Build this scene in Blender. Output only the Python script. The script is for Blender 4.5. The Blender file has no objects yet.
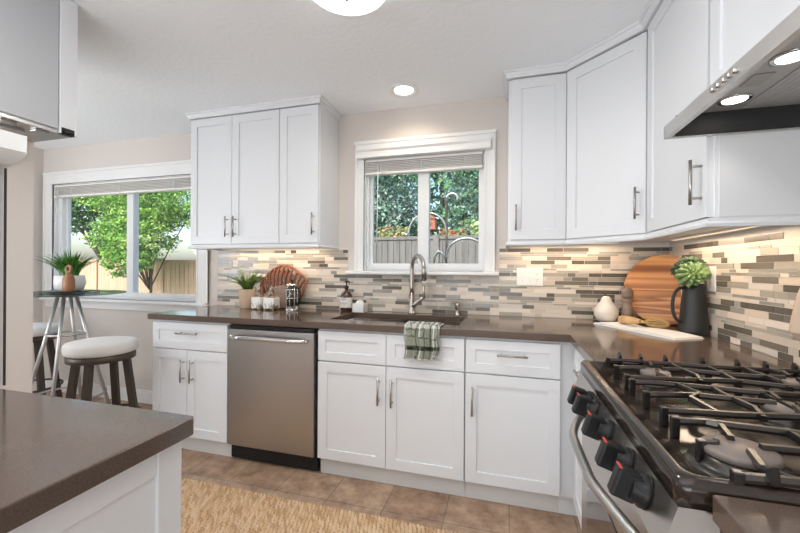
import bpy, bmesh, math, random
from mathutils import Vector, Matrix
random.seed(7)
PI = math.pi
S = bpy.context.scene
COL = S.collection

# ------------------------------------------------------------------ camera
def make_camera():
    yaw, q = math.radians(-15.905), math.radians(.35)
    F = Vector((math.sin(yaw), math.cos(yaw), 0)); R0 = Vector((math.cos(yaw), -math.sin(yaw), 0)); U0 = Vector((0, 0, 1))
    R = R0*math.cos(q) + U0*math.sin(q); U = U0*math.cos(q) - R0*math.sin(q)
    cd = bpy.data.cameras.new('camera'); cam = bpy.data.objects.new('camera', cd); COL.objects.link(cam)
    m = Matrix.Identity(4)
    for i in range(3):
        m[i][0] = R[i]; m[i][1] = U[i]; m[i][2] = -F[i]
    m.translation = Vector((-.95, -2.623, 1.231))
    cam.matrix_world = m
    cd.sensor_width = 36; cd.lens = 36*374.04/800; cd.shift_y = (268.26-266.5)/800
    cd.clip_start = .02; cd.clip_end = 200
    S.camera = cam
make_camera()

# ------------------------------------------------------------------ world, sun, large lights, exposure
S.view_settings.view_transform = 'Standard'; S.view_settings.look = 'None'
S.view_settings.gamma = 1; S.view_settings.use_curve_mapping = False
S.view_settings.exposure = 0.22
w = bpy.data.worlds.new('world'); S.world = w; w.use_nodes = True
nt = w.node_tree; nt.nodes.clear()
sky = nt.nodes.new('ShaderNodeTexSky'); sky.sky_type = 'NISHITA'; sky.sun_disc = False
sky.sun_elevation = math.radians(48); sky.sun_rotation = math.radians(200); sky.dust_density = 3.0; sky.air_density = 1.0
bg = nt.nodes.new('ShaderNodeBackground'); bg.inputs[1].default_value = .42
out = nt.nodes.new('ShaderNodeOutputWorld')
nt.links.new(sky.outputs[0], bg.inputs[0]); nt.links.new(bg.outputs[0], out.inputs[0])

def lamp(name, kind, loc, energy, color=(1, 1, 1), size=None, size_y=None, direction=None, spot=None, radius=None):
    d = bpy.data.lights.new(name, kind); d.energy = energy; d.color = color
    if kind == 'AREA':
        d.shape = 'RECTANGLE' if size_y else 'DISK'
        d.size = size
        if size_y: d.size_y = size_y
    if spot: d.spot_size = math.radians(spot); d.spot_blend = .6
    if radius is not None: d.shadow_soft_size = radius
    o = bpy.data.objects.new(name, d); COL.objects.link(o); o.location = loc
    if direction: o.rotation_euler = Vector(direction).to_track_quat('-Z', 'Y').to_euler()
    return o
sun = lamp('sun', 'SUN', (0, -5, 8), 3.2, (1, .95, .86), direction=(.35, .8, -.75)); sun.data.angle = math.radians(1)
lamp('rear_fill_light', 'AREA', (-2.3, -4.85, 1.15), 104, (.90, .95, 1), 3.6, 1.9, (0, 1, 1.0))  # added soft fill behind the camera; the rear wall has no window
lamp('left_fill_light', 'AREA', (-5.30, -2.6, 1.5), 84, (.90, .95, 1), 1.8, 1.5, (1, .1, .8))  # added fill from the left wall, which has no window opening
lamp('overhead_fill_light', 'AREA', (-1.7, -2.7, 2.36), 15, (.97, .985, 1), 2.6, 1.6, (0, 0, -1))  # added overhead fill, no panel fixture exists at this spot

# ------------------------------------------------------------------ materials
M = {}
def mat(name, color, rough=.5, metal=0., bump=None, noise=None, spec=None, coat=0., emit=None, trans=0., sss=0., aniso=None):
    m = bpy.data.materials.new(name); m.use_nodes = True
    t = m.node_tree; b = t.nodes['Principled BSDF']
    b.inputs['Base Color'].default_value = (*color, 1); b.inputs['Roughness'].default_value = rough; b.inputs['Metallic'].default_value = metal
    if spec is not None: b.inputs['Specular IOR Level'].default_value = spec
    if coat: b.inputs['Coat Weight'].default_value = coat; b.inputs['Coat Roughness'].default_value = .08
    if trans: b.inputs['Transmission Weight'].default_value = trans
    if emit: b.inputs['Emission Color'].default_value = (*emit[0], 1); b.inputs['Emission Strength'].default_value = emit[1]
    tc = t.nodes.new('ShaderNodeTexCoord')
    if noise:  # (scale, color2, [stretch xyz], detail, contrast)
        sc, c2 = noise[0], noise[1]; st = noise[2] if len(noise) > 2 else (1, 1, 1)
        lo, hi = noise[3] if len(noise) > 3 else (.35, .65)
        mp = t.nodes.new('ShaderNodeMapping'); mp.inputs['Scale'].default_value = st
        nz = t.nodes.new('ShaderNodeTexNoise'); nz.inputs['Scale'].default_value = sc; nz.inputs['Detail'].default_value = 6
        cr = t.nodes.new('ShaderNodeValToRGB'); cr.color_ramp.elements[0].position = lo; cr.color_ramp.elements[1].position = hi
        cr.color_ramp.elements[0].color = (*color, 1); cr.color_ramp.elements[1].color = (*c2, 1)
        t.links.new(tc.outputs['Object'], mp.inputs[0]); t.links.new(mp.outputs[0], nz.inputs[0]); t.links.new(nz.outputs[0], cr.inputs[0])
        t.links.new(cr.outputs[0], b.inputs['Base Color'])
    if bump:   # (scale, strength, [stretch])
        mp = t.nodes.new('ShaderNodeMapping'); mp.inputs['Scale'].default_value = bump[2] if len(bump) > 2 else (1, 1, 1)
        nz = t.nodes.new('ShaderNodeTexNoise'); nz.inputs['Scale'].default_value = bump[0]; nz.inputs['Detail'].default_value = 4
        bp = t.nodes.new('ShaderNodeBump'); bp.inputs['Strength'].default_value = bump[1]; bp.inputs['Distance'].default_value = .01
        t.links.new(tc.outputs['Object'], mp.inputs[0]); t.links.new(mp.outputs[0], nz.inputs[0]); t.links.new(nz.outputs[0], bp.inputs['Height'])
        t.links.new(bp.outputs[0], b.inputs['Normal'])
    M[name] = m
    return m
def attr_mat(name, rough=.5, spec=.5, bump=None, metal=0.):
    m = mat(name, (.5, .5, .5), rough, metal, bump=bump, spec=spec); t = m.node_tree
    a = t.nodes.new('ShaderNodeAttribute'); a.attribute_name = 'Col'
    t.links.new(a.outputs['Color'], t.nodes['Principled BSDF'].inputs['Base Color'])
    return m
mat('cabinet_white', (.735, .75, .77), .38)
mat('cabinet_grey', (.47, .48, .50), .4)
mat('toe_white', (.66, .645, .625), .5)
mat('trim_white', (.82, .82, .81), .4)
mat('wall_paint', (.68, .625, .58), .85, bump=(60, .05))
mat('ceiling_paint', (.905, .93, .955), .9, bump=(35, .25))
mat('quartz', (.090, .062, .047), .11, noise=(420, (.125, .090, .070), (1, 1, 1), (.3, .7)), spec=.6)
mat('quartz_dark', (.085, .060, .048), .12, noise=(420, (.130, .098, .08), (1, 1, 1), (.3, .7)), spec=.6)
mat('steel', (.52, .49, .46), .27, 1., bump=(8, .02, (1, 1, 60)))
mat('steel_door', (.44, .425, .41), .33, 1., bump=(4, .03, (120, 1, 1)))
mat('nickel', (.46, .43, .40), .3, 1.)
mat('chrome', (.72, .72, .72), .12, 1.)
mat('satin_steel', (.50, .50, .49), .33, 1.)
mat('hood_steel', (.60, .60, .60), .36, 1., bump=(6, .02, (60, 1, 1)))
mat('black_plastic', (.008, .008, .009), .42, spec=.35)
mat('black_gloss', (.010, .010, .011), .08, coat=.6)
mat('black_matte', (.022, .023, .024), .55)
mat('cast_iron', (.014, .011, .010), .24, 0, spec=.9)
mat('cooktop', (.022, .015, .011), .17, spec=.5)
mat('burner_cap', (.20, .165, .145), .40, .1)
mat('burner_base', (.05, .045, .04), .3, .5)
mat('leg_metal', (.60, .60, .60), .42, .8)
mat('hood_under', (.58, .58, .58), .45, .45)
mat('aluminium', (.45, .43, .40), .35, 1.)
mat('red_paint', (.55, .03, .02), .4)
mat('white_ceramic', (.80, .79, .76), .35, noise=(9, (.74, .73, .70)))
mat('pear_ceramic', (.74, .70, .64), .5, noise=(14, (.62, .56, .50)))
mat('terracotta', (.58, .42, .30), .8, bump=(80, .1))
mat('soil', (.05, .035, .025), .95, bump=(60, .6))
mat('amber', (.045, .016, .007), .1, coat=.6)
mat('label_white', (.72, .70, .66), .6)
mat('label_ink', (.06, .055, .05), .6)
mat('pitcher_black', (.018, .019, .020), .42)
mat('stool_bronze', (.085, .066, .052), .45, .5)
mat('cushion', (.80, .78, .75), .9, bump=(260, .35))
mat('mill_wood', (.17, .115, .085), .5, noise=(7, (.26, .19, .15), (1, 1, 5)))
mat('light_wood', (.62, .40, .20), .5, noise=(9, (.50, .29, .13), (1, 4, 1)))
mat('figure_wood', (.26, .115, .055), .45, noise=(7, (.40, .19, .095), (6, 6, 1)))
mat('red_wood', (.15, .040, .018), .35, noise=(10, (.27, .085, .036), (1, 1, 3)))
mat('brown_bundle', (.16, .10, .07), .8, noise=(30, (.50, .40, .33), (1, 1, 1), (.42, .58)))
mat('brass', (.66, .47, .20), .28, 1.)
mat('paper', (.80, .79, .77), .7)
mat('paper_print', (.52, .50, .48), .7, noise=(18, (.72, .66, .62)))
mat('marble', (.80, .78, .74), .35, noise=(22, (.25, .20, .16), (1.5, 1, .8), (.52, .62)))
mat('grout', (.74, .70, .64), .9)
mat('tan_ceramic', (.62, .47, .35), .55)
mat('plate_white', (.82, .81, .79), .35)
mat('socket_dark', (.10, .09, .085), .6)
mat('dark_plate', (.030, .028, .028), .3)
mat('rubber', (.02, .02, .02), .7)
mat('leaf_green', (.085, .20, .03), .5, noise=(40, (.26, .40, .09)))
mat('grass_green', (.035, .14, .012), .45, noise=(30, (.10, .30, .035)))
mat('succulent', (.10, .20, .06), .55, noise=(25, (.26, .38, .15)))
mat('succulent_dark', (.03, .075, .04), .6, noise=(25, (.09, .16, .08)))
mat('fence_wood', (.50, .34, .24), .8, noise=(2.5, (.62, .45, .32), (6, 6, .5)))
mat('fence_grey', (.19, .17, .16), .85, noise=(2.5, (.27, .245, .235), (6, 6, .5)))
mat('bark', (.10, .07, .05), .9, bump=(20, .6))
mat('ground_grass', (.10, .14, .05), .95, noise=(3, (.22, .22, .10)))
mat('blind', (.82, .80, .77), .6)
mat('vinyl', (.80, .81, .81), .35)
mat('siding', (.55, .53, .50), .8)
mat('house_red', (.45, .16, .11), .8)
attr_mat('tile_stone', .5, .4); attr_mat('tile_glass', .22, .5)
attr_mat('towel_cloth', .95, .2, bump=(300, .3))
attr_mat('jute', .95, .1)
attr_mat('foliage', .6, .3)
def glass(name, tint=(.95, .97, .96), refl=.08):
    m = bpy.data.materials.new(name); m.use_nodes = True; t = m.node_tree; t.nodes.clear()
    o = t.nodes.new('ShaderNodeOutputMaterial'); mx = t.nodes.new('ShaderNodeMixShader'); tr = t.nodes.new('ShaderNodeBsdfTransparent')
    gl = t.nodes.new('ShaderNodeBsdfGlossy'); gl.inputs['Roughness'].default_value = .01; tr.inputs[0].default_value = (*tint, 1)
    lw = t.nodes.new('ShaderNodeLayerWeight'); lw.inputs[0].default_value = .25
    mt = t.nodes.new('ShaderNodeMath'); mt.operation = 'MULTIPLY_ADD'; mt.inputs[1].default_value = refl*2.5; mt.inputs[2].default_value = refl*.4
    t.links.new(lw.outputs['Fresnel'], mt.inputs[0]); t.links.new(mt.outputs[0], mx.inputs[0])
    t.links.new(tr.outputs[0], mx.inputs[1]); t.links.new(gl.outputs[0], mx.inputs[2]); t.links.new(mx.outputs[0], o.inputs[0])
    M[name] = m
glass('window_glass', refl=.03); glass('screen_glass', (.83, .87, .86), .03); glass('clear_glass', (.9, .93, .93), .12); glass('smoked_glass', (.52, .58, .57), .16)
mat('dome_glass', (.9, .9, .88), .4, emit=((1, .97, .93), 2.6))
mat('lamp_lens', (.9, .9, .88), .4, emit=((1, .93, .84), 5.0))
mat('hood_lens', (.9, .9, .88), .4, emit=((1, .97, .92), 5.0))
mat('led_strip', (.9, .8, .6), .5, emit=((1, .76, .5), .7))

def floor_material():
    m = bpy.data.materials.new('floor_tile'); m.use_nodes = True; t = m.node_tree; b = t.nodes['Principled BSDF']
    tc = t.nodes.new('ShaderNodeTexCoord'); mp = t.nodes.new('ShaderNodeMapping')
    mp.inputs['Location'].default_value = (.93, .82, 0)
    br = t.nodes.new('ShaderNodeTexBrick'); br.offset = 0; br.squash = 1
    br.inputs['Scale'].default_value = 1; br.inputs['Brick Width'].default_value = .31; br.inputs['Row Height'].default_value = .31
    br.inputs['Mortar Size'].default_value = .0035; br.inputs['Mortar Smooth'].default_value = .2
    br.inputs['Color1'].default_value = (.36, .245, .17, 1); br.inputs['Color2'].default_value = (.42, .30, .215, 1); br.inputs['Mortar'].default_value = (.22, .175, .14, 1)
    nz = t.nodes.new('ShaderNodeTexNoise'); nz.inputs['Scale'].default_value = 9; nz.inputs['Detail'].default_value = 10; nz.inputs['Roughness'].default_value = .7
    cr = t.nodes.new('ShaderNodeValToRGB'); cr.color_ramp.elements[0].position = .35; cr.color_ramp.elements[0].color = (.58, .50, .44, 1); cr.color_ramp.elements[1].position = .62; cr.color_ramp.elements[1].color = (1.25, 1.22, 1.18, 1)
    mx = t.nodes.new('ShaderNodeMixRGB'); mx.blend_type = 'MULTIPLY'; mx.inputs[0].default_value = 1
    t.links.new(tc.outputs['Object'], mp.inputs[0]); t.links.new(mp.outputs[0], br.inputs[0]); t.links.new(tc.outputs['Object'], nz.inputs[0])
    t.links.new(nz.outputs[0], cr.inputs[0]); t.links.new(br.outputs[0], mx.inputs[1]); t.links.new(cr.outputs[0], mx.inputs[2]); t.links.new(mx.outputs[0], b.inputs['Base Color'])
    bp = t.nodes.new('ShaderNodeBump'); bp.inputs['Strength'].default_value = .4; bp.inputs['Distance'].default_value = .004; bp.invert = True
    t.links.new(br.outputs['Fac'], bp.inputs['Height']); t.links.new(bp.outputs[0], b.inputs['Normal'])
    b.inputs['Roughness'].default_value = .45
    M['floor_tile'] = m
floor_material()
def board_material():
    m = bpy.data.materials.new('board_wood'); m.use_nodes = True; t = m.node_tree; b = t.nodes['Principled BSDF']
    tc = t.nodes.new('ShaderNodeTexCoord'); mp = t.nodes.new('ShaderNodeMapping'); mp.inputs['Scale'].default_value = (.28, .28, 6.5)
    nz = t.nodes.new('ShaderNodeTexNoise'); nz.inputs['Scale'].default_value = 1.9; nz.inputs['Detail'].default_value = 1.5; nz.inputs['Distortion'].default_value = .08
    cr = t.nodes.new('ShaderNodeValToRGB'); e = cr.color_ramp.elements
    e[0].position = .30; e[0].color = (.20, .065, .022, 1); e[1].position = .72; e[1].color = (.78, .46, .21, 1)
    for p, c in ((.42, (.30, .11, .035, 1)), (.47, (.46, .18, .06, 1)), (.53, (.70, .37, .14, 1)), (.57, (.30, .105, .035, 1)), (.63, (.52, .23, .08, 1))):
        x = e.new(p); x.color = c
    t.links.new(tc.outputs['Object'], mp.inputs[0]); t.links.new(mp.outputs[0], nz.inputs[0]); t.links.new(nz.outputs[0], cr.inputs[0]); t.links.new(cr.outputs[0], b.inputs['Base Color'])
    b.inputs['Roughness'].default_value = .35
    M['board_wood'] = m
board_material()

# ------------------------------------------------------------------ mesh helpers
class MB:
    def __init__(s): s.v = []; s.f = []; s.sm = []; s.mi = []; s.col = []
    def add(s, vs, fs, smooth=False, mi=0, col=None):
        o = len(s.v); s.v += [Vector(p) for p in vs]
        for k, f in enumerate(fs):
            s.f.append([o+i for i in f]); s.sm.append(smooth if isinstance(smooth, bool) else smooth[k]); s.mi.append(mi); s.col.append(col)
        return s
    def box(s, a, b, bev=0., mi=0, col=None, M4=None):
        x0, x1 = sorted((a[0], b[0])); y0, y1 = sorted((a[1], b[1])); z0, z1 = sorted((a[2], b[2]))
        bm = bmesh.new(); bmesh.ops.create_cube(bm, size=1)
        for v in bm.verts: v.co = Vector((x0+(v.co.x+.5)*(x1-x0), y0+(v.co.y+.5)*(y1-y0), z0+(v.co.z+.5)*(z1-z0)))
        if bev: bmesh.ops.bevel(bm, geom=bm.edges[:], offset=min(bev, .45*min(x1-x0, y1-y0, z1-z0)), segments=2, affect='EDGES', profile=.5)
        if M4: bmesh.ops.transform(bm, matrix=M4, verts=bm.verts)
        bm.verts.index_update(); s.add([v.co.copy() for v in bm.verts], [[v.index for v in f.verts] for f in bm.faces], False, mi, col); bm.free(); return s
    def tube(s, pts, r, n=10, mi=0, caps=True, closed=False, flat=None):
        pts = [Vector(p) for p in pts]; rs = r if isinstance(r, (list, tuple)) else [r]*len(pts)
        N = len(pts); T = []
        for i in range(N):
            a = pts[(i-1) % N] if (closed or i > 0) else pts[i]; b = pts[(i+1) % N] if (closed or i < N-1) else pts[i]
            T.append((b-a).normalized())
        u = T[0].orthogonal().normalized()
        if flat is not None:
            u = Vector(flat) - T[0]*Vector(flat).dot(T[0]); u.normalize()
        vs = []
        for i in range(N):
            u = (u - T[i]*u.dot(T[i])).normalized(); w_ = T[i].cross(u)
            for k in range(n):
                a = 2*PI*k/n; vs.append(pts[i]+(u*math.cos(a)+w_*math.sin(a))*rs[i])
        fs = []; R = N if closed else N-1
        for i in range(R):
            j = (i+1) % N
            for k in range(n): fs.append([i*n+k, i*n+(k+1) % n, j*n+(k+1) % n, j*n+k])
        sm = [True]*len(fs)
        if caps and not closed: fs += [list(range(n))[::-1], [(N-1)*n+k for k in range(n)]]; sm += [False, False]
        return s.add(vs, fs, sm, mi)
    def bar(s, pts, w, h, mi=0):
        """rectangular section swept along pts, h vertical"""
        pts = [Vector(p) for p in pts]; vs = []
        for i, p in enumerate(pts):
            t = (pts[min(i+1, len(pts)-1)]-pts[max(i-1, 0)]); t.z = 0 if abs(t.x)+abs(t.y) > 1e-6 else t.z
            t.normalize(); sd = Vector((-t.y, t.x, 0)) if abs(t.z) < .9 else Vector((1, 0, 0))
            up = Vector((0, 0, 1)) if abs(t.z) < .9 else Vector((0, 1, 0))
            for a, b in ((-1, -1), (1, -1), (1, -.2), (.7, 1), (-.7, 1), (-1, -.2)): vs.append(p+sd*a*w/2+up*b*h/2)
        fs = []; n = 6
        for i in range(len(pts)-1):
            for k in range(n): fs.append([i*n+k, i*n+(k+1) % n, (i+1)*n+(k+1) % n, (i+1)*n+k])
        fs += [list(range(n))[::-1], [(len(pts)-1)*n+k for k in range(n)]]
        return s.add(vs, fs, False, mi)
    def lathe(s, prof, c=(0, 0, 0), n=32, mi=0, axis=None, smooth=True, sx=1, sy=1):
        """prof: (r, z) pairs"""
        c = Vector(c); vs = []; fs = []; sm = []
        Q = Vector(axis).to_track_quat('Z', 'Y').to_matrix() if axis else Matrix.Identity(3)
        rings = []
        for r, z in prof:
            if r < 1e-6: rings.append([len(vs)]); vs.append(c+Q@Vector((0, 0, z)))
            else:
                rings.append(list(range(len(vs), len(vs)+n)))
                for k in range(n): a = 2*PI*k/n; vs.append(c+Q@Vector((r*sx*math.cos(a), r*sy*math.sin(a), z)))
        for i in range(len(rings)-1):
            A, B = rings[i], rings[i+1]; flat = abs(prof[i][1]-prof[i+1][1]) < 1e-6
            for k in range(n):
                j = (k+1) % n
                if len(A) == 1 and len(B) == 1: break
                if len(A) == 1: fs.append([A[0], B[k], B[j]])
                elif len(B) == 1: fs.append([A[k], A[j], B[0]])
                else: fs.append([A[k], A[j], B[j], B[k]])
                sm.append(smooth and not flat)
        return s.add(vs, fs, sm, mi)
    def cyl(s, a, b, r, n=20, mi=0, r2=None):
        return s.tube([a, b], [r, r if r2 is None else r2], n, mi)
    def prism(s, pts, z0, z1, mi=0, ax='z'):
        n = len(pts)
        def P(p, z): return {'z': (p[0], p[1], z), 'y': (p[0], z, p[1]), 'x': (z, p[0], p[1])}[ax]
        vs = [P(p, z0) for p in pts]+[P(p, z1) for p in pts]
        fs = [list(range(n))[::-1], [n+i for i in range(n)]]+[[i, (i+1) % n, n+(i+1) % n, n+i] for i in range(n)]
        return s.add(vs, fs, False, mi)
    def grid(s, xs, ys, solid, z0, z1, P=lambda x, y, z: (x, y, z), mi=0):
        """slab made of cells of a grid, one shared-vertex solid"""
        nx, ny = len(xs)-1, len(ys)-1; idx = {}; vs = []; fs = []
        def V(i, j, k):
            key = (i, j, k)
            if key not in idx: idx[key] = len(vs); vs.append(P(xs[i], ys[j], (z0, z1)[k]))
            return idx[key]
        on_ = lambda i, j: 0 <= i < nx and 0 <= j < ny and solid((xs[i]+xs[i+1])/2, (ys[j]+ys[j+1])/2)
        for i in range(nx):
            for j in range(ny):
                if not on_(i, j): continue
                fs.append([V(i, j, 0), V(i, j+1, 0), V(i+1, j+1, 0), V(i+1, j, 0)])
                fs.append([V(i, j, 1), V(i+1, j, 1), V(i+1, j+1, 1), V(i, j+1, 1)])
                if not on_(i-1, j): fs.append([V(i, j, 0), V(i, j, 1), V(i, j+1, 1), V(i, j+1, 0)])
                if not on_(i+1, j): fs.append([V(i+1, j, 0), V(i+1, j+1, 0), V(i+1, j+1, 1), V(i+1, j, 1)])
                if not on_(i, j-1): fs.append([V(i, j, 0), V(i+1, j, 0), V(i+1, j, 1), V(i, j, 1)])
                if not on_(i, j+1): fs.append([V(i, j+1, 0), V(i, j+1, 1), V(i+1, j+1, 1), V(i+1, j+1, 0)])
        return s.add(vs, fs, False, mi)

ORG = {}
def build(name, mb, mats, parent=None, local=False):
    """links mb as ONE mesh object; coordinates are world ones unless local"""
    me = bpy.data.meshes.new(name)
    org = ORG.get(parent.name, Vector((0, 0, 0))) if (parent and not local) else Vector((0, 0, 0))
    me.from_pydata([v-org for v in mb.v], [], mb.f)
    if not isinstance(mats, (list, tuple)): mats = [mats]
    for m_ in mats: me.materials.append(M[m_])
    for i, p in enumerate(me.polygons): p.use_smooth = mb.sm[i]; p.material_index = mb.mi[i]
    if any(c is not None for c in mb.col):
        ca = me.color_attributes.new('Col', 'FLOAT_COLOR', 'CORNER')
        for i, p in enumerate(me.polygons):
            c = mb.col[i] or (.5, .5, .5)
            for l in p.loop_indices: ca.data[l].color = (*c, 1)
    bm = bmesh.new(); bm.from_mesh(me); bmesh.ops.recalc_face_normals(bm, faces=bm.faces); bm.to_mesh(me); bm.free()
    me.update()
    o = bpy.data.objects.new(name, me); COL.objects.link(o)
    if parent: o.parent = parent
    ORG[o.name] = org
    return o
def tag(o, label, cat, group=None, kind=None):
    o['label'] = label; o['category'] = cat
    if group: o['group'] = group
    if kind: o['kind'] = kind
    return o
def thing(name, label, cat, loc=(0, 0, 0), group=None, rotz=0):
    o = bpy.data.objects.new(name, None); COL.objects.link(o); o.location = loc; o.rotation_euler = (0, 0, rotz)
    o.empty_display_size = .05
    ORG[o.name] = Vector(loc)
    return tag(o, label, cat, group)
def struct(name, mb, mats, parent=None, local=False):
    o = build(name, mb, mats, parent, local)
    if not parent: o['kind'] = 'structure'
    return o
def copy_thing(src, loc, label, rotz=0):
    r = src.copy(); COL.objects.link(r); r.location = loc; r.rotation_euler = (0, 0, rotz); r['label'] = label
    def rec(a, b):
        for ch in list(a.children):
            c = ch.copy(); COL.objects.link(c); c.parent = b; rec(ch, c)
    rec(src, r); return r
def bevel(o, w_=.003, seg=2):
    m_ = o.modifiers.new('bevel', 'BEVEL'); m_.width = w_; m_.segments = seg; m_.limit_method = 'ANGLE'; m_.angle_limit = math.radians(40); return o
def arc(c, r, a0, a1, n, f):
    return [f(c, r*math.cos(a0+(a1-a0)*i/n), r*math.sin(a0+(a1-a0)*i/n)) for i in range(n+1)]

# ------------------------------------------------------------------ SETTING
CEIL = 2.397; XL = -5.415; YR = -4.95; XR = 0.0; CT = .914
b = MB(); b.box((XL-.1, YR-.1, -.08), (XR+.1, .12, 0)); struct('floor', b, 'floor_tile')
b = MB(); b.box((XL-.1, YR-.1, CEIL), (XR+.1, .12, CEIL+.1)); struct('ceiling', b, 'ceiling_paint')
W1 = (-5.262, -3.506, .925, 2.035)   # nook window hole
W2 = (-1.976, -1.098, 1.210, 2.045)  # sink window hole
b = MB()
xs = sorted({XL-.1, XR+.1, W1[0], W1[1], W2[0], W2[1]}); zs = sorted({0, CEIL, W1[2], W1[3], W2[2], W2[3]})
b.grid(xs, zs, lambda x, z: not any(w_[0] < x < w_[1] and w_[2] < z < w_[3] for w_ in (W1, W2)), 0, .12, lambda x, y, z: (x, z, y))
struct('wall_back', b, 'wall_paint')
b = MB(); b.box((XR, YR, 0), (XR+.1, 0, CEIL)); struct('wall_right', b, 'wall_paint')
b = MB(); b.box((XL-.1, YR, 0), (XL, 0, CEIL)); struct('wall_left', b, 'wall_paint')
b = MB(); b.box((XL-.1, YR-.1, 0), (XR+.1, YR, CEIL)); struct('wall_front', b, 'wall_paint')
# stub wall between kitchen and nook, in front of which the tall white unit stands
b = MB(); b.box((-3.70, -1.54, 0), (-3.063, -1.42, CEIL)); struct('wall_partition', b, 'wall_paint')
b = MB(); b.box((XL, -.014, 0), (-3.275, 0, .10), .004); b.box((XL, -.010, .10), (-3.275, 0, .115)); struct('baseboard_back', b, 'trim_white')
b = MB(); b.box((XL, YR, 0), (XL+.014, -.016, .10), .004); struct('baseboard_left', b, 'trim_white')

def window(idx, hole, glassmat, cas, top_extra=.0):
    x0, x1, z0, z1 = hole
    root = MB()   # casing = the window object itself
    cw, y = cas, -.018
    root.box((x0-cw, y, z0-.0), (x0, 0, z1+.0), .003); root.box((x0-cw-.0, y-.008, z0), (x0-cw+.022, 0, z1+cw), .003); root.box((x0-.014, y-.005, z0), (x0, 0, z1), .003)
    root.box((x1, y, z0-.0), (x1+cw, 0, z1), .003); root.box((x1+cw-.022, y-.008, z0), (x1+cw, 0, z1+cw), .003); root.box((x1, y-.005, z0), (x1+.014, 0, z1), .003)
    root.box((x0-cw, y, z1), (x1+cw, 0, z1+cw+top_extra), .003); root.box((x0-cw-.006, y-.010, z1+cw+top_extra-.022), (x1+cw+.006, 0, z1+cw+top_extra+.002), .003)
    root.box((x0-.014, y-.005, z1-.0), (x1+.014, 0, z1+.014), .003)
    # reveal lining
    root.box((x0-.001, -.003, z0), (x0+.008, .115, z1)); root.box((x1-.008, -.003, z0), (x1+.001, .115, z1)); root.box((x0, -.003, z1-.008), (x1, .115, z1+.001))
    o = struct('window_%d' % idx, root, 'trim_white')
    return o
w1 = window(1, W1, 'window_glass', .118)
w2 = window(2, W2, 'screen_glass', .072, .055)
# stools (inner sills)
b = MB(); b.box((W1[0]-.118, -.055, .900), (W1[1]+.112, .115, .925), .005); b.box((W1[0]-.10, -.016, .832), (W1[1]+.09, -.001, .900), .003); build('window_sill', b, 'trim_white', w1)
b = MB(); b.box((W2[0]-.13, -.060, 1.186), (W2[1]+.10, .115, 1.210), .006); build('window_sill', b, 'trim_white', w2)
def sashes(root, hole, xm0, xm1, gl, fw=.05, lw_=.04, fr=.03):
    x0, x1, z0, z1 = hole; a = x0+.008; c = x1-.008; yo, yi = .080, .045
    fb = MB()   # vinyl frame, outer
    fb.box((a, .034, z0+.0005), (a+lw_, .1145, z1-.0085)); fb.box((c-.022, .034, z0+.0005), (c, .1145, z1-.0085)); fb.box((a+lw_, .0345, z0+.0005), (c-.022, .114, z0+.035)); fb.box((a+lw_, .0345, z1-.03), (c-.022, .114, z1-.0085))
    build('window_frame', fb, 'vinyl', root)
    for k, (p, q_, y, fl, frr) in enumerate(((a+lw_-.006, xm1, .082, fw*.6, xm1-xm0), (xm0, c-.016, .052, xm1-xm0, fr))):
        s = MB(); zb, zt = z0+.03, z1-.026
        s.box((p, y-.014, zb), (p+fl, y+.014, zt)); s.box((q_-frr, y-.014, zb), (q_, y+.014, zt))
        s.box((p+fl, y-.0135, zb), (q_-frr, y+.0135, zb+fw*.6)); s.box((p+fl, y-.0135, zt-fw*.8), (q_-frr, y+.0135, zt))
        so = build('sash', s, 'vinyl', root)
        g = MB(); g.box((p+fl-.004, y-.002, zb+fw*.6-.004), (q_-frr+.004, y+.002, zt-fw*.8+.004)); build('pane', g, gl, so)
sashes(w1, W1, -4.365, -4.288, 'window_glass', .055, .050, .03)
sashes(w2, W2, -1.575, -1.495, 'screen_glass', .045, .012, .018)
# window blinds, pulled up
def blind(name, label, x0, x1, z0, z1, valance=None, wand=None, seg=6):
    t = thing(name, label, 'window blind', ((x0+x1)/2, 0, z1))
    n = max(4, int((z1-z0-.02)/.0125)); sl = MB()
    for i in range(n): z = z0+.024+(z1-z0-.040)*i/(n-1); sl.box((x0+.004, -.012, z), (x1-.004, .033, z+.0045))
    build('slat_stack', sl, 'blind', t)
    r = MB(); r.box((x0, -.014, z0), (x1, .034, z0+.020), .004); build('bottom_rail', r, 'blind', t)
    h = MB(); h.box((x0, -.014, z1-.012), (x1, .034, z1), .003); build('head_rail', h, 'blind', t)
    for i in range(3):
        x = x0+(x1-x0)*(.14+.36*i); l = MB(); l.box((x-.002, -.016, z0), (x+.002, -.013, z1-.03)); l.box((x-.006, -.019, z0+.003), (x+.006, -.013, z0+.012)); build('ladder_cord', l, 'trim_white', t)
    if valance:
        v = MB(); v.prism([(-.060, valance[2]), (-.018, valance[2]), (-.018, valance[3]), (-.072, valance[3]), (-.072, valance[3]-.018), (-.060, valance[3]-.030), (-.060, valance[2]+.022), (-.066, valance[2]+.012), (-.066, valance[2])], valance[0], valance[1], ax='x'); build('valance', v, 'trim_white', t)
    if wand:
        wd = MB(); wd.tube([(wand[0], -.024, z1-.04), (wand[1], -.024, wand[2])], .0035, 8); build('wand', wd, 'trim_white', t)
    return t
blind('window_blind', 'raised off-white slatted blind with long cord in the wide nook window', W1[0]+.012, W1[1]-.012, 1.905, 2.022, wand=(-5.17, -5.24, 1.2))
blind('window_blind', 'raised slatted blind with white valance in the window over the sink', W2[0]+.012, W2[1]-.012, 1.922, 2.034, valance=(-2.018, -1.056, 2.038, 2.112), wand=(-1.862, -1.870, 1.40))

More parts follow.
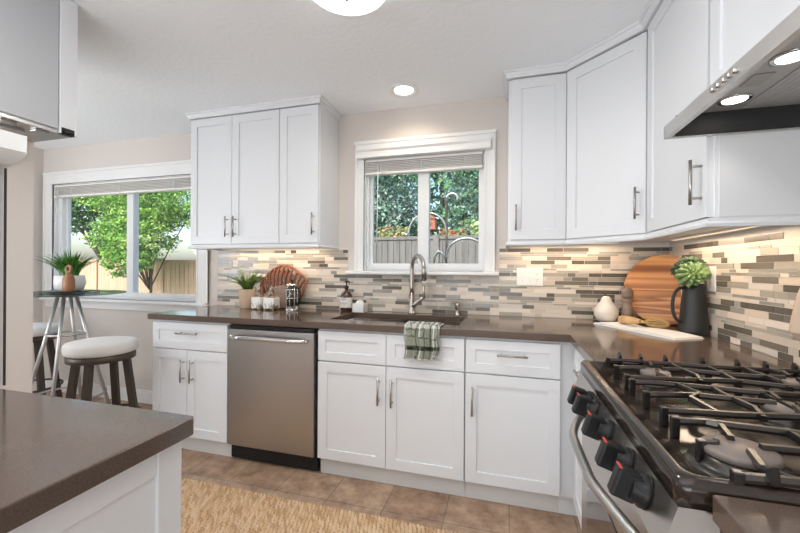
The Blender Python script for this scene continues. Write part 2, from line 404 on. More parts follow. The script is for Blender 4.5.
# backsplash: mosaic strips on back and right wall
STONE = [(.72, .62, .52), (.66, .56, .46), (.60, .52, .44), (.76, .68, .59), (.54, .48, .41), (.64, .59, .52)]
MID = [(.36, .33, .28), (.31, .29, .25), (.40, .37, .31)]
DARK = [(.105, .090, .072), (.135, .118, .095), (.165, .145, .118)]
def mosaic(name, segs, P, back, seed):
    rnd = random.Random(seed); t = MB(); z = CT+.002; rows = []
    pat = [.024, .012, .024, .024, .012, .018, .024, .012]
    k = 0
    while z < 1.66: h = pat[(k*3+k//5) % len(pat)]; rows.append((z, h)); z += h+.0022; k += 1
    for z, h in rows:
        for (u0, u1, za, zb) in segs:
            if z+h > zb+.006 or z < za-.006: continue
            u = u0; 
            while u < u1-.004:
                L = rnd.choice([.05, .075, .10, .15, .15, .20]) * (1.0 if h > .015 else .9); e = min(u+L, u1)
                if u1-e < .02: e = u1
                r = rnd.random()
                if r < .29 and h > .015: c, mi = rnd.choice(DARK), 1
                elif r < .50: c, mi = rnd.choice(MID), (1 if rnd.random() < .6 else 0)
                else: c, mi = rnd.choice(STONE), 0
                d = .0070 if mi else .0064
                a = P(u+.0011, 0, z); bb = P(e-.0011, d, min(z+h, zb)); t.box(a, bb, 0, mi, c)
                u = e
    o = struct(name, t, ['tile_stone', 'tile_glass'])
    g = MB()
    for (u0, u1, za, zb) in segs: g.box(P(u0, 0, za), P(u1, .0045, zb))
    build('grout', g, 'grout', o)
    return o
mosaic('trim_1', [(-3.298, -2.106, CT, 1.383), (-2.106, -.998, CT, 1.186), (-.998, -.005, CT, 1.383)], lambda u, d, z: (u, -d, z), 0, 3)
mosaic('trim_2', [(-2.6, -.009, CT, 1.383), (-2.4, -1.20, 1.383, 1.655)], lambda u, d, z: (-d, u, z), 0, 5)

# ------------------------------------------------------------------ CABINETS
def basis(o, ux, nn):
    o, ux, nn = Vector(o), Vector(ux).normalized(), Vector(nn).normalized()
    return lambda u, v, n: o+ux*u+Vector((0, 0, v))+nn*n
def shaker(B, w_, h, fw, th=.020, rec=.007):
    """frame and recessed panel, front at n=th"""
    m_ = MB(); e = .0015
    def ring(i, n): return [B(i, i, n), B(w_-i, i, n), B(w_-i, h-i, n), B(i, h-i, n)]
    R = [ring(0, 0), ring(0, th-e), ring(e, th), ring(fw, th), ring(fw+.002, th-rec)]
    vs = [p for r in R for p in r]; fs = [[3, 2, 1, 0]]
    for k in range(4):
        for i in range(4): fs.append([k*4+i, k*4+(i+1) % 4, (k+1)*4+(i+1) % 4, (k+1)*4+i])
    fs.append([16, 17, 18, 19])
    return m_.add(vs, fs)
def pull(B, u, v, L, vert, n0=.020, so=.032, r=.0055):
    m_ = MB(); d = (0, 1) if vert else (1, 0)
    m_.tube([B(u-d[0]*L/2, v-d[1]*L/2, n0+so), B(u+d[0]*L/2, v+d[1]*L/2, n0+so)], r, 12)
    for s in (-1, 1):
        a = s*(L/2-.022); m_.tube([B(u+d[0]*a, v+d[1]*a, n0-.001), B(u+d[0]*a, v+d[1]*a, n0+so)], r*.8, 10)
    return m_
def door(parent, B, u0, u1, v0, v1, fw=.058, handle=None, name='door', m_='cabinet_white', th=.020):
    g = .0015
    B2 = lambda u, v, n: B(u+u0+g, v+v0+g, n)
    d = build(name, shaker(B2, u1-u0-2*g, v1-v0-2*g, fw, th), m_, parent)
    if handle:
        hu, hv, L, vert = handle; build('handle', pull(B, hu, hv, L, vert, th), 'nickel', d)
    return d
DF = -.614   # carcass front plane of the base run; doors are 20 mm in front
def base_cabinet(label, x0, x1, doors, drawers, group='white base cabinets'):
    t = thing('base_cabinet', label, 'cabinet', ((x0+x1)/2, -.3, 0), group)
    B = basis((0, DF, 0), (1, 0, 0), (0, -1, 0)); c = MB(); th = .016
    c.box((x0, DF, .10), (x0+th, -.012, .872)); c.box((x1-th, DF, .10), (x1, -.012, .872)); c.box((x0+th, DF, .10), (x1-th, -.012, .10+th)); c.box((x0+th, -.024, .10+th), (x1-th, -.012, .872))
    c.box((x0+th, DF, .84), (x1-th, DF+.018, .872)); c.box((x0+th, DF, .668), (x1-th, DF+.018, .69))
    build('carcass', c, 'cabinet_white', t)
    k = MB(); k.box((x0, -.585, 0), (x1, -.570, .10)); build('toe_kick', k, 'toe_white', t)
    for (a, bb, h) in doors: door(t, B, a, bb, .109, .682, .058, h)
    for (a, bb, h) in drawers: door(t, B, a, bb, .686, .862, .050, h, 'drawer')
    return t
base_cabinet('white shaker base cabinet left of the dishwasher, two doors under one drawer', -3.266, -2.656,
             [(-3.266, -2.974, (-2.997, .550, .150, True)), (-2.974, -2.656, (-2.924, .550, .150, True))], [(-3.266, -2.656, (-2.958, .795, .165, False))])
base_cabinet('white shaker sink base cabinet with two tall doors, right of the dishwasher', -2.020, -1.160,
             [(-2.018, -1.595, (-1.634, .544, .150, True)), (-1.595, -1.160, (-1.557, .540, .150, True))], [(-2.018, -1.595, None), (-1.595, -1.160, None)])
tcab = base_cabinet('white shaker base cabinet, one door under a handled drawer, nearest the stove', -1.158, -.690,
             [(-1.156, -.690, (-1.118, .544, .150, True))], [(-1.156, -.690, (-.920, .791, .150, False))])
# corner filler and the narrow cabinet on the stove run
b = MB(); b.box((-.690, DF, .10), (-.616, DF+.02, .872)); b.box((-.690, -.585, 0), (-.560, -.570, .10)); build('filler', b, 'cabinet_white', tcab)
t = thing('base_cabinet', 'narrow white base cabinet squeezed between the corner and the stove', 'cabinet', (-.3, -.9, 0), 'white base cabinets')
b = MB(); b.box((-.614, -1.205, .10), (-.012, -1.190, .872)); b.box((-.614, -1.190, .10), (-.596, -.640, .872)); b.box((-.596, -1.190, .10), (-.012, -.640, .116)); build('carcass', b, 'cabinet_white', t)
b = MB(); b.box((-.570, -1.205, 0), (-.555, -.60, .10)); build('toe_kick', b, 'toe_white', t)
B = basis((-.614, 0, 0), (0, -1, 0), (-1, 0, 0))
door(t, B, .665, 1.190, .109, .682, .058, (1.150, .55, .15, True)); door(t, B, .665, 1.190, .686, .862, .050, (.93, .791, .15, False), 'drawer')
# base cabinet beyond the stove (near camera)
t = thing('base_cabinet', 'white base cabinet under the worktop piece on the near side of the stove', 'cabinet', (-.3, -2.3, 0), 'white base cabinets')
b = MB(); b.box((-.614, -2.60, .10), (-.012, -2.005, .872), .002); build('carcass', b, 'cabinet_white', t)
b = MB(); b.box((-.570, -2.60, 0), (-.03, -2.005, .10)); build('toe_kick', b, 'toe_white', t)
door(t, B, 2.01, 2.60, .109, .862, .058)

# worktops
SX = (-2.005, -1.205); SY = (-.515, -.135)
xs = [-3.290, SX[0], -1.632, -1.612, SX[1], -.653, -.008]; ys = [-1.212, -.653, SY[0], SY[1], -.008]
def wt(x, y):
    if y < -.653 and x < -.653: return False
    if SY[0] < y < SY[1] and (SX[0] < x < SX[1]): return False
    return True
b = MB(); b.grid(xs, ys, wt, .876, CT); o = bevel(build('worktop', b, 'quartz'), .003)
tag(o, 'L-shaped glossy brown quartz worktop running along the window wall to the stove', 'worktop')
b = MB(); b.box((-.668, -2.62, .876), (-.008, -1.990, CT), .003)
tag(build('worktop', b, 'quartz'), 'brown quartz worktop piece on the near side of the stove', 'worktop')
# peninsula
t = thing('peninsula_cabinet', 'white peninsula base in the left foreground under its own brown top', 'cabinet', (-2.0, -2.4, 0))
b = MB(); b.box((-2.6, -3.2, .0), (-1.616, -1.994, .874)); build('carcass', b, 'cabinet_white', t)
b = MB()
for (y0, y1) in ((-2.045, -1.990), (-3.2, -3.12)): b.box((-1.616, y0, .02), (-1.606, y1, .873), .0015)
b.box((-1.616, -3.12, .82), (-1.609, -2.045, .873), .001); b.box((-1.616, -3.12, .02), (-1.609, -2.045, .10), .001); build('end_panel', b, 'cabinet_white', t)
b = MB(); b.prism([(-2.62, -3.22), (-1.592, -3.22), (-1.584, -3.21), (-1.584, -1.982), (-1.592, -1.974), (-2.62, -1.975)], .876, CT)
tag(bevel(build('worktop', b, 'quartz_dark'), .003), 'brown peninsula worktop in the left foreground with a rounded corner', 'worktop')

# upper cabinets
UF = -.295
ZB, ZT = 1.402, 2.352
def upper(label, x0, x1, doors):
    t = thing('wall_cabinet', label, 'cabinet', ((x0+x1)/2, -.15, ZB), 'white wall cabinets')
    b = MB(); b.box((x0, UF, ZB-.004), (x1, -.002, ZT+.004), .001); build('carcass', b, 'cabinet_white', t)
    B = basis((0, UF, 0), (1, 0, 0), (0, -1, 0))
    for (a, c, h) in doors: door(t, B, a, c, ZB, ZT, .058, h)
    return t
upper('white two-door wall cabinet left of the sink window, next to the nook', -3.277, -2.501, [(-3.277, -2.901, (-2.931, 1.528, .150, True)), (-2.901, -2.501, (-2.862, 1.528, .150, True))])
upper('white single-door wall cabinet just left of the sink window', -2.499, -2.190, [(-2.499, -2.194, (-2.225, 1.532, .150, True))])
upper('white single-door wall cabinet just right of the sink window', -.944, -.622, [(-.930, -.625, (-.899, 1.531, .150, True))])
# diagonal corner cabinet
t = thing('wall_cabinet', 'diagonal corner wall cabinet above the round cutting board', 'cabinet', (-.3, -.3, ZB), 'white wall cabinets')
b = MB(); b.prism([(-.620, -.002), (-.620, -.300), (-.302, -.618), (-.002, -.618), (-.002, -.002)], ZB-.004, ZT+.004); build('carcass', b, 'cabinet_white', t)
n_ = Vector((-1, -1, 0)).normalized(); Bd = basis((-.620, -.300, 0), (1, -1, 0), n_)
door(t, Bd, .010, .438, ZB, ZT, .058, (.405, 1.546, .150, True))
# right wall cabinet
t = thing('wall_cabinet', 'white wall cabinet on the right wall between corner cabinet and range hood', 'cabinet', (-.15, -.9, ZB), 'white wall cabinets')
b = MB(); b.box((-.310, -1.196, ZB-.006), (-.002, -.622, ZT+.004), .001); b.box((-.300, -1.200, ZB), (-.06, -1.196, 1.76)); build('carcass', b, 'cabinet_white', t)
B = basis((-.310, 0, 0), (0, -1, 0), (-1, 0, 0))
door(t, B, .650, 1.188, ZB, ZT, .058, (1.157, 1.523, .150, True))
# cabinet over the hood
t = thing('wall_cabinet', 'short two-door wall cabinet directly above the range hood', 'cabinet', (-.15, -1.6, 1.8), 'white wall cabinets')
b = MB(); b.box((-.310, -1.98, 1.80), (-.002, -1.200, ZT+.004), .001); build('carcass', b, 'cabinet_white', t)
door(t, B, 1.202, 1.590, 1.775, ZT, .058, (1.553, 1.94, .15, True)); door(t, B, 1.592, 1.978, 1.775, ZT, .058, (1.63, 1.94, .15, True))
# tall grey-white cabinet hanging at upper left
t = thing('hanging_cabinet', 'grey-white cabinet hanging at top left with exposed metal underside', 'cabinet', (-3.0, -1.8, 1.8))
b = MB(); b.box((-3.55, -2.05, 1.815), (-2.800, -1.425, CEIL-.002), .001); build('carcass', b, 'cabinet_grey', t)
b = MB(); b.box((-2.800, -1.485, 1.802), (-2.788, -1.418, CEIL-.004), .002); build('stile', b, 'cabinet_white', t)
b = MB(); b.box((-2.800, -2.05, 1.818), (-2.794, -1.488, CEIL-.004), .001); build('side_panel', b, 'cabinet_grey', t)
b = MB(); b.box((-3.54, -2.04, 1.800), (-2.802, -1.430, 1.8145), .001)
for i in range(5): b.box((-2.86, -1.99+i*.11, 1.792), (-2.825, -1.94+i*.11, 1.8005), .002)
b.box((-3.1, -1.95, 1.788), (-2.89, -1.55, 1.80), .002); build('underside_plate', b, 'satin_steel', t)
b = MB(); b.box((-2.812, -1.480, 1.800), (-2.786, -1.430, 1.828), .002); b.cyl((-2.785, -1.472, 1.809), (-2.785, -1.436, 1.809), .008); build('latch', b, 'black_plastic', t)
b = MB(); b.box((-3.45, -2.0, 1.784), (-3.14, -1.50, 1.7995), .001); build('vent_grille', b, 'black_matte', t)
# tall white unit at the far left with overhanging rounded top and ball-ended handle
t = thing('counter_cabinet', 'white counter-standing cabinet at the far left edge with rounded overhanging top', 'cabinet', (-2.45, -2.2, CT))
b = MB(); b.box((-2.60, -2.60, CT+.001), (-2.226, -1.962, 1.49), .003); build('body', b, 'cabinet_white', t)
b = MB(); b.prism([(-2.62, 1.578), (-2.149, 1.567), (-2.149, 1.524), (-2.157, 1.515), (-2.175, 1.504), (-2.197, 1.496), (-2.222, 1.4915), (-2.62, 1.4915)], -2.62, -1.955, ax='y'); build('top_cap', b, 'trim_white', t)
b = MB(); b.box((-2.226, -2.59, CT+.02), (-2.2215, -1.972, 1.475), .001); d = build('door', b, 'trim_white', t)
b = MB()
b.lathe([(0, -.011), (.008, -.008), (.011, 0), (.008, .008), (0, .011)], (-2.213, -1.990, 1.490), 16); b.lathe([(0, -.011), (.008, -.008), (.011, 0), (.008, .008), (0, .011)], (-2.213, -1.990, 1.433), 16)
b.cyl((-2.215, -1.99, 1.433), (-2.215, -1.99, 1.485), .005); build('handle', b, 'plate_white', d)
b = MB(); b.box((-2.2252, -1.9615, CT+.002), (-2.2170, -1.9595, 1.488)); build('door_seal', b, 'black_matte', t)

# crown moulding and light rails (continuous trims)
def sweep(path, prof, closed=False):
    """prof (out, z); path of 2d points, outward = right side of travel"""
    m_ = MB(); n = len(prof); vs = []
    for i, p in enumerate(path):
        p = Vector((p[0], p[1], 0)); d1 = (Vector((*path[i], 0))-Vector((*path[i-1], 0))).normalized() if i > 0 else None
        d2 = (Vector((*path[i+1], 0))-Vector((*path[i], 0))).normalized() if i < len(path)-1 else None
        ns = [Vector((d.y, -d.x, 0)) for d in (d1, d2) if d]
        nn = sum(ns, Vector()); nn.normalize(); k = 1/max(.3, nn.dot(ns[0]))
        for (o_, z) in prof: vs.append(p+nn*o_*k+Vector((0, 0, z)))
    fs = []
    for i in range(len(path)-1):
        for k in range(n): fs.append([i*n+k, i*n+(k+1) % n, (i+1)*n+(k+1) % n, (i+1)*n+k])
    fs += [list(range(n)), [(len(path)-1)*n+k for k in range(n)][::-1]]
    return m_.add(vs, fs)
CR = [(-.012, 2.3565), (.010, 2.3565), (.012, 2.365), (.018, 2.372), (.022, 2.382), (.030, 2.386), (.032, 2.3965), (-.012, 2.3965)]
LR = [(-.012, 1.370), (.010, 1.370), (.012, 1.380), (.004, 1.388), (.004, 1.3975), (-.012, 1.3975)]
PL = [(-3.277, -.002), (-3.277, -.315), (-2.192, -.315), (-2.192, -.002)]
PR_ = [(-.944, -.002), (-.944, -.315), (-.626, -.315), (-.326, -.626), (-.326, -1.196)]
PR2 = [(-.944, -.002), (-.944, -.315), (-.626, -.322), (-.331, -.626), (-.331, -1.978)]
struct('trim_3', sweep(PL, CR), 'cabinet_white'); struct('trim_4', sweep(PR2, CR), 'cabinet_white')
PLr = PL; PRr = PR_+[(-.002, -1.196)]
struct('trim_5', sweep(PL, LR), 'cabinet_white'); struct('trim_6', sweep(PRr, LR), 'cabinet_white')

# under-cabinet strip lights
def strip(label, a, c, watts):
    t = MB(); a = Vector(a); c = Vector(c); d = (c-a); L = d.length; ang = math.atan2(d.y, d.x)
    M4 = Matrix.Translation((a+c)/2) @ Matrix.Rotation(ang, 4, 'Z')
    t.box((-L/2, -.012, -.008), (L/2, .012, 0), .002, 0, None, M4)
    t.box((-L/2+.005, -.007, -.0095), (L/2-.005, .007, -.0081), 0, 1, None, M4)
    o = tag(build('strip_light', t, ['trim_white', 'led_strip']), label, 'light', 'strip lights under the wall cabinets')
    l = lamp('strip_lamp', 'AREA', (a+c)/2-Vector((0, 0, .012)), watts, (1, .78, .57), L*.95, .02, (0, 0, -1)); l.rotation_euler = (0, 0, ang)
strip('thin strip light under the left wall cabinets near the backsplash', (-3.2, -.10, 1.3975), (-2.25, -.10, 1.3975), 2.2)
strip('thin strip light under the wall cabinet right of the sink window', (-.90, -.10, 1.3975), (-.30, -.10, 1.3975), 1.7)
strip('thin strip light under the cabinet on the right wall', (-.10, -.32, 1.3955), (-.10, -1.12, 1.3955), 2.3)

# ------------------------------------------------------------------ APPLIANCES
# dishwasher
t = thing('dishwasher', 'stainless steel dishwasher with curved bar handle', 'dishwasher', (-2.34, -.3, 0))
X0, X1 = -2.650, -2.030
b = MB(); b.box((X0+.004, -.606, .10), (X1-.004, -.04, .868)); build('tub', b, 'black_matte', t)
b = MB(); b.box((X0+.002, -.640, .108), (X1-.010, -.6065, .842), .005); d = build('door', b, 'steel_door', t)
b = MB(); b.box((X0+.01, -.628, .845), (X1-.012, -.6065, .866), .002); build('control_strip', b, 'black_gloss', t)
b = MB(); b.box((X0+.002, -.600, .012), (X1-.002, -.5855, .0995)); build('toe_panel', b, 'black_plastic', t)
b = MB(); pts = []
for i in range(21):
    s = i/20; x = X0+.035+(X1-X0-.085)*s; e = math.sin(PI*s); pts.append((x, -.646-.040*min(1, e*2.2), .795+.004*e))
b.tube(pts, .0150, 14); b.cyl((pts[0][0]+.006, -.64, .795), (pts[0][0]+.006, -.662, .795), .010); b.cyl((pts[-1][0]-.006, -.64, .795), (pts[-1][0]-.006, -.662, .795), .010)
build('handle', b, 'chrome', d)

# range
RY0, RY1 = -1.222, -1.984; RC = (RY0+RY1)/2
t = thing('gas_range', 'stainless gas range with black cast-iron grates and five knobs', 'stove', (-.35, RC, 0))
b = MB(); b.box((-.655, RY1, .03), (-.02, RY0, .895), .002); build('body', b, 'black_matte', t)
# cooktop pan with rim
b = MB()
def pan(mb, x0, x1, y0, y1):
    rr = .03; N = 6
    def loop(off, z, r):
        pts = []
        for (cx_, cy_, a0) in ((x1-off-r, y1-off-r, 0), (x0+off+r, y1-off-r, PI/2), (x0+off+r, y0+off+r, PI), (x1-off-r, y0+off+r, 3*PI/2)):
            for i in range(N+1): a = a0+PI/2*i/N; pts.append((cx_+r*math.cos(a), cy_+r*math.sin(a), z))
        return pts
    L = [loop(0, .885, .02), loop(0, .915, .02), loop(.006, .924, .02), loop(.016, .926, .02), loop(.024, .924, .03), loop(.038, .904, .04), loop(.06, .900, .04)]
    n = len(L[0]); vs = [p for l in L for p in l]; fs = []
    for k in range(len(L)-1):
        for i in range(n): fs.append([k*n+i, k*n+(i+1) % n, (k+1)*n+(i+1) % n, (k+1)*n+i])
    sm = [True]*len(fs); fs.append([(len(L)-1)*n+i for i in range(n)]); sm.append(False); fs.append(list(range(n))[::-1]); sm.append(False)
    mb.add(vs, fs, sm)
pan(b, -.708, -.022, RY1, RY0); build('cooktop', b, 'cooktop', t)
# fascia
b = MB(); b.prism([(-.655, .80), (-.722, .80), (-.730, .812), (-.706, .884), (-.655, .884)], RY1, RY0, ax='y'); build('control_panel', b, 'steel', t)
nrm = Vector((-.95, 0, .317)).normalized()
KN = [-1.425, -1.500, -1.640, -1.785, -1.885]
for i, y in enumerate(KN):
    c = Vector((-.7185, y, .848)); k = MB()  # knob
    k.lathe([(0, 0), (.029, 0), (.029, .006), (.024, .010), (.022, .024), (.0215, .026), (0, .026)], c, 24, axis=nrm)
    ux = Vector((0, 1, 0)); uz = nrm.cross(ux); M4 = Matrix(((ux.x, uz.x, nrm.x, c.x), (ux.y, uz.y, nrm.y, c.y), (ux.z, uz.z, nrm.z, c.z), (0, 0, 0, 1)))
    k.box((-.014, -.026, .012), (.014, .026, .052), .005, 0, None, M4)
    kk = build('knob', k, 'black_plastic', t)
    r_ = MB(); r_.box((-.012, -.0265, .0475), (.012, -.0248, .0525), .0004, 0, None, M4); build('red_mark', r_, 'red_paint', kk)
# oven door, vents, drawer
b = MB(); b.box((-.700, RY1+.004, .19), (-.656, RY0-.004, .778), .006); d = build('oven_door', b, 'steel', t)
b = MB(); b.box((-.7025, RY1+.10, .30), (-.6995, RY0-.10, .62), .002); build('oven_window', b, 'black_gloss', d)
b = MB()
pts = []
for i in range(25):
    s = i/24; y = RY0-.045+(RY1-RY0+.09)*s; e = min(1, math.sin(PI*s)*1.15); pts.append((-.706-.064*e, y, .756+.012*e))
b.tube(pts, .0115, 14)
for p in (pts[1], pts[-2]): b.cyl((-.698, p[1], p[2]), (p[0], p[1], p[2]), .011)
build('handle', b, 'satin_steel', d)
b = MB()
for i in range(6): y = RY0-.07-i*.112; b.box((-.7015, y-.085, .781), (-.690, y, .786))
b.box((-.698, RY1+.01, .790), (-.66, RY0-.01, .797)); build('vent_slot', b, 'black_matte', t)
b = MB(); b.box((-.698, RY1+.004, .035), (-.656, RY0-.004, .180), .005); build('drawer', b, 'steel', t)
# burners
BN = [(-.53, -1.365, .036), (-.20, -1.365, .030), (-.36, RC, .040), (-.575, -1.868, .050), (-.20, -1.854, .036)]
for (x, y, r) in BN:
    m_ = MB(); m_.lathe([(r*1.45, .0075), (r*1.42, .011), (r*1.2, .010), (r*1.05, .018), (r*1.02, .028), (0, .028)], (x, y, .893), 32); bb = build('burner', m_, 'burner_base', t)
    m_ = MB(); m_.lathe([(0, .0285), (r, .0285), (r*1.05, .032), (r*1.05, .040), (r*.95, .0435), (0, .044)], (x, y, .893), 32); build('burner_cap', m_, 'burner_cap', bb)
    m_ = MB(); m_.cyl((x+r*1.25, y+r*.6, .902), (x+r*1.25, y+r*.6, .926), .003); build('igniter', m_, 'white_ceramic', bb)
# grates: three sections
ZG = .936; gw, gh = .0115, .012
def tip(g, x, y, dx, dy):
    g.bar([(x, y, ZG+.001), (x+dx*.012, y+dy*.012, ZG+.010)], gw*.95, .024)
def leg(g, x, y): g.box((x-.007, y-.007, .9005), (x+.007, y+.007, ZG+.006), .002)
for gi, yc in enumerate((RY0-.130, RC, RY1+.118)):
    g = MB(); hw = .104; xa, xb = -.628, -.072
    for s in (-1, 1):
        y = yc+s*hw
        g.bar([(xa, y, ZG-.003), (xa+.05, y, ZG), (-.50, y-s*.006, ZG), (-.36, y-s*.028, ZG+.002), (-.22, y-s*.006, ZG), (xb-.05, y, ZG), (xb, y, ZG-.003)], gw, gh)
        leg(g, xa, y); leg(g, xb, y); leg(g, -.36, y-s*.028)
    g.bar([(-.36, yc-hw+.028, ZG-.002), (-.36, yc, ZG+.001), (-.36, yc+hw-.028, ZG-.002)], gw, gh)
    bxs = {0: ((-.53, .036), (-.20, .030)), 1: ((-.36, .040),), 2: ((-.575, .050), (-.20, .036))}[gi]
    for bx, br in bxs:
        e_ = br*.45
        g.bar([(bx, yc+hw-.004, ZG), (bx+.012, yc+br+.030, ZG+.003), (bx, yc+e_, ZG+.003)], gw, gh)
        g.bar([(bx+.012, yc-hw+.004, ZG), (bx-.010, yc-br-.030, ZG+.003), (bx+.004, yc-e_, ZG+.003)], gw, gh)
    if gi != 1:
        a_, b_ = bxs
        g.bar([(xa, yc, ZG-.003), (xa+.02, yc, ZG), (a_[0]-a_[1]*.6, yc+.004, ZG+.002)], gw, gh); leg(g, xa, yc)
        g.bar([(xb, yc, ZG-.003), (xb-.04, yc, ZG), (b_[0]+b_[1]*.6, yc-.004, ZG+.002)], gw, gh); leg(g, xb, yc)
        g.bar([(a_[0]+a_[1]*.6, yc, ZG+.003), (-.44, yc+.008, ZG+.002), (-.36, yc, ZG), (-.28, yc-.008, ZG+.002), (b_[0]-b_[1]*.6, yc, ZG+.003)], gw, gh)
    else:
        g.bar([(xa, yc, ZG-.003), (xa+.02, yc, ZG), (-.52, yc+.012, ZG+.002), (-.36-.018, yc, ZG+.003)], gw, gh); leg(g, xa, yc)
        g.bar([(xb, yc, ZG-.003), (xb-.04, yc, ZG), (-.22, yc-.012, ZG+.002), (-.36+.018, yc, ZG+.003)], gw, gh); leg(g, xb, yc)
        g.bar([(-.53, yc-hw, ZG), (-.545, yc-.02, ZG+.003), (-.512, yc+.02, ZG+.003), (-.53, yc+hw, ZG)], gw, gh)
        g.bar([(-.19, yc-hw, ZG), (-.205, yc-.02, ZG+.003), (-.172, yc+.02, ZG+.003), (-.19, yc+hw, ZG)], gw, gh)
    for bx_ in (-.455, -.265): g.bar([(bx_, yc-hw, ZG-.001), (bx_+.012, yc-.05, ZG+.002), (bx_-.004, yc+.04, ZG+.002), (bx_+.004, yc+hw, ZG-.001)], gw, gh)
    # upturned tips along the outer side
    for x in (-.59, -.53, -.46, -.36, -.27, -.20, -.13):
        if gi == 0: g.bar([(x, yc+hw, ZG), (x, yc+hw+.012, ZG+.009)], gw, .026)
        if gi == 2: g.bar([(x, yc-hw, ZG), (x, yc-hw-.012, ZG+.009)], gw, .026)
    build('grate', g, 'cast_iron', t)

# range hood
t = thing('range_hood', 'stainless range hood with slanted underside and round lights', 'range hood', (-.25, -1.6, 1.66))
HY0, HY1 = -1.204, -1.966
b = MB()
pr_out = [(-.455, 1.660), (-.455, 1.700), (-.340, 1.765), (-.012, 1.765), (-.012, 1.750), (-.345, 1.750), (-.440, 1.697), (-.440, 1.660)]
b.prism(pr_out, HY1, HY0, ax='y')
for y in (HY0, HY1+.004): b.prism([(-.455, 1.660), (-.455, 1.700), (-.340, 1.765), (-.012, 1.765), (-.012, 1.660)], y-.004, y, ax='y')
b.box((-.455, HY0-.010, 1.6585), (-.012, HY0, 1.6635), .001); b.box((-.45, HY1, 1.6585), (-.012, HY1+.010, 1.6635), .001)
build('canopy', b, 'hood_steel', t)
for ya, yb in ((HY0-.012, HY0-.0045), (HY1+.0045, HY1+.012)): b = MB(); b.box((-.425, ya, 1.664), (-.014, yb, 1.731)); build('inner_side', b, 'black_matte', t)
b = MB(); b.prism([(-.439, 1.664), (-.356, 1.731), (-.014, 1.731), (-.014, 1.737), (-.358, 1.737), (-.439, 1.672)], HY1+.013, HY0-.013, ax='y'); build('underside', b, 'hood_under', t)
b = MB(); b.box((-.262, HY1+.03, 1.7275), (-.03, HY0-.03, 1.7308), .001)
for i in range(14): b.box((-.25+i*.0158, HY1+.05, 1.7262), (-.245+i*.0158, HY0-.05, 1.7276))
build('grease_filter', b, 'hood_under', t)
for y in (-1.305, -1.535, -1.765):
    b = MB(); b.lathe([(.029, -.001), (.034, -.004), (.039, -.003), (.041, .0005), (.029, .0005)], (-.312, y, 1.730), 28); l_ = build('light_ring', b, 'chrome', t)
    b = MB(); b.lathe([(0, -.003), (.029, -.003), (.029, 0), (0, 0)], (-.312, y, 1.7302), 28); build('light_lens', b, 'hood_lens', l_)
    lamp('hood_lamp', 'SPOT', (-.312, y, 1.722), 1.1, (1, .95, .88), direction=(0, 0, -1), spot=95, radius=.03)
for y in (-1.512, -1.535, -1.561, -1.583, -1.605):
    b = MB(); b.cyl((-.455, y, 1.681), (-.464, y, 1.681), .0068, 14); build('button', b, 'chrome', t)
b = MB(); b.box((-.345, -1.46, 1.7285), (-.30, -1.39, 1.7305), .001); build('rating_plate', b, 'aluminium', t)

# sink
t = thing('sink', 'undermount double-bowl stainless sink below the window', 'sink', (-1.6, -.32, .70))
for (x0, x1) in ((SX[0]-.004, -1.628), (-1.616, SX[1]+.004)):
    b = MB(); y0, y1, z0, z1 = SY[0]-.004, SY[1]+.004, .700, .8755; th = .004
    b.box((x0, y0, z0), (x1, y1, z0+th)); b.box((x0, y0, z0), (x0+th, y1, z1)); b.box((x1-th, y0, z0), (x1, y1, z1)); b.box((x0, y0, z0), (x1, y0+th, z1)); b.box((x0, y1-th, z0), (x1, y1, z1))
    bw = build('bowl', b, 'steel', t); 
    b = MB(); b.lathe([(0, 0), (.03, 0), (.042, .003), (.044, .005), (.044, .001), (0, .0005)], ((x0+x1)/2, -.30, z0+th), 24); build('drain', b, 'chrome', bw)
# faucet
FX = -1.590; FY = -.072
t = thing('faucet', 'tall brushed nickel gooseneck faucet with side lever behind the sink', 'faucet', (FX, FY, CT))
b = MB(); b.lathe([(0, 0), (.026, 0), (.027, .006), (.022, .014), (.0195, .05), (.0185, .10), (.0165, .14), (0, .14)], (FX, FY, CT), 24); build('base', b, 'nickel', t)
b = MB(); dirv = Vector((.62, -.78, 0)).normalized(); r = .096; top = 1.222; c = Vector((FX, FY, top))+dirv*r
pts = [(FX, FY, CT+.13), (FX, FY, 1.10), (FX, FY, 1.17)]
for i in range(19): a = PI-PI*.97*i/18; pts.append(c+dirv*r*math.cos(a)+Vector((0, 0, r*.98*math.sin(a))))
b.tube(pts, [.0155]*3+[.0145]*19, 16); build('spout', b, 'nickel', t)
e = Vector(pts[-1]); b = MB(); b.tube([e+Vector((0, 0, .004)), e+Vector((0, 0, -.01)), e+dirv*.002+Vector((0, 0, -.075))], [.0145, .0165, .0190], 16); sh = build('spray_head', b, 'nickel', t)
b = MB(); b.cyl(e+Vector((0, 0, -.074)), e+Vector((0, 0, -.080)), .016); build('nozzle', b, 'rubber', sh)
b = MB(); s0 = Vector((FX, FY, CT+.055)); dv = Vector((.93, -.36, 0)).normalized()
b.tube([s0+dv*.008, s0+dv*.03+Vector((0, 0, .012)), s0+dv*.065+Vector((0, 0, .040)), s0+dv*.098+Vector((0, 0, .062))], [.017, .0155, .0125, .0105], 14)
b.tube([s0+dv*.098+Vector((0, 0, .052)), s0+dv*.100+Vector((0, 0, .10)), s0+dv*.100+Vector((0, 0, .150))], [.0115, .0085, .007], 12)
build('lever', b, 'nickel', t)
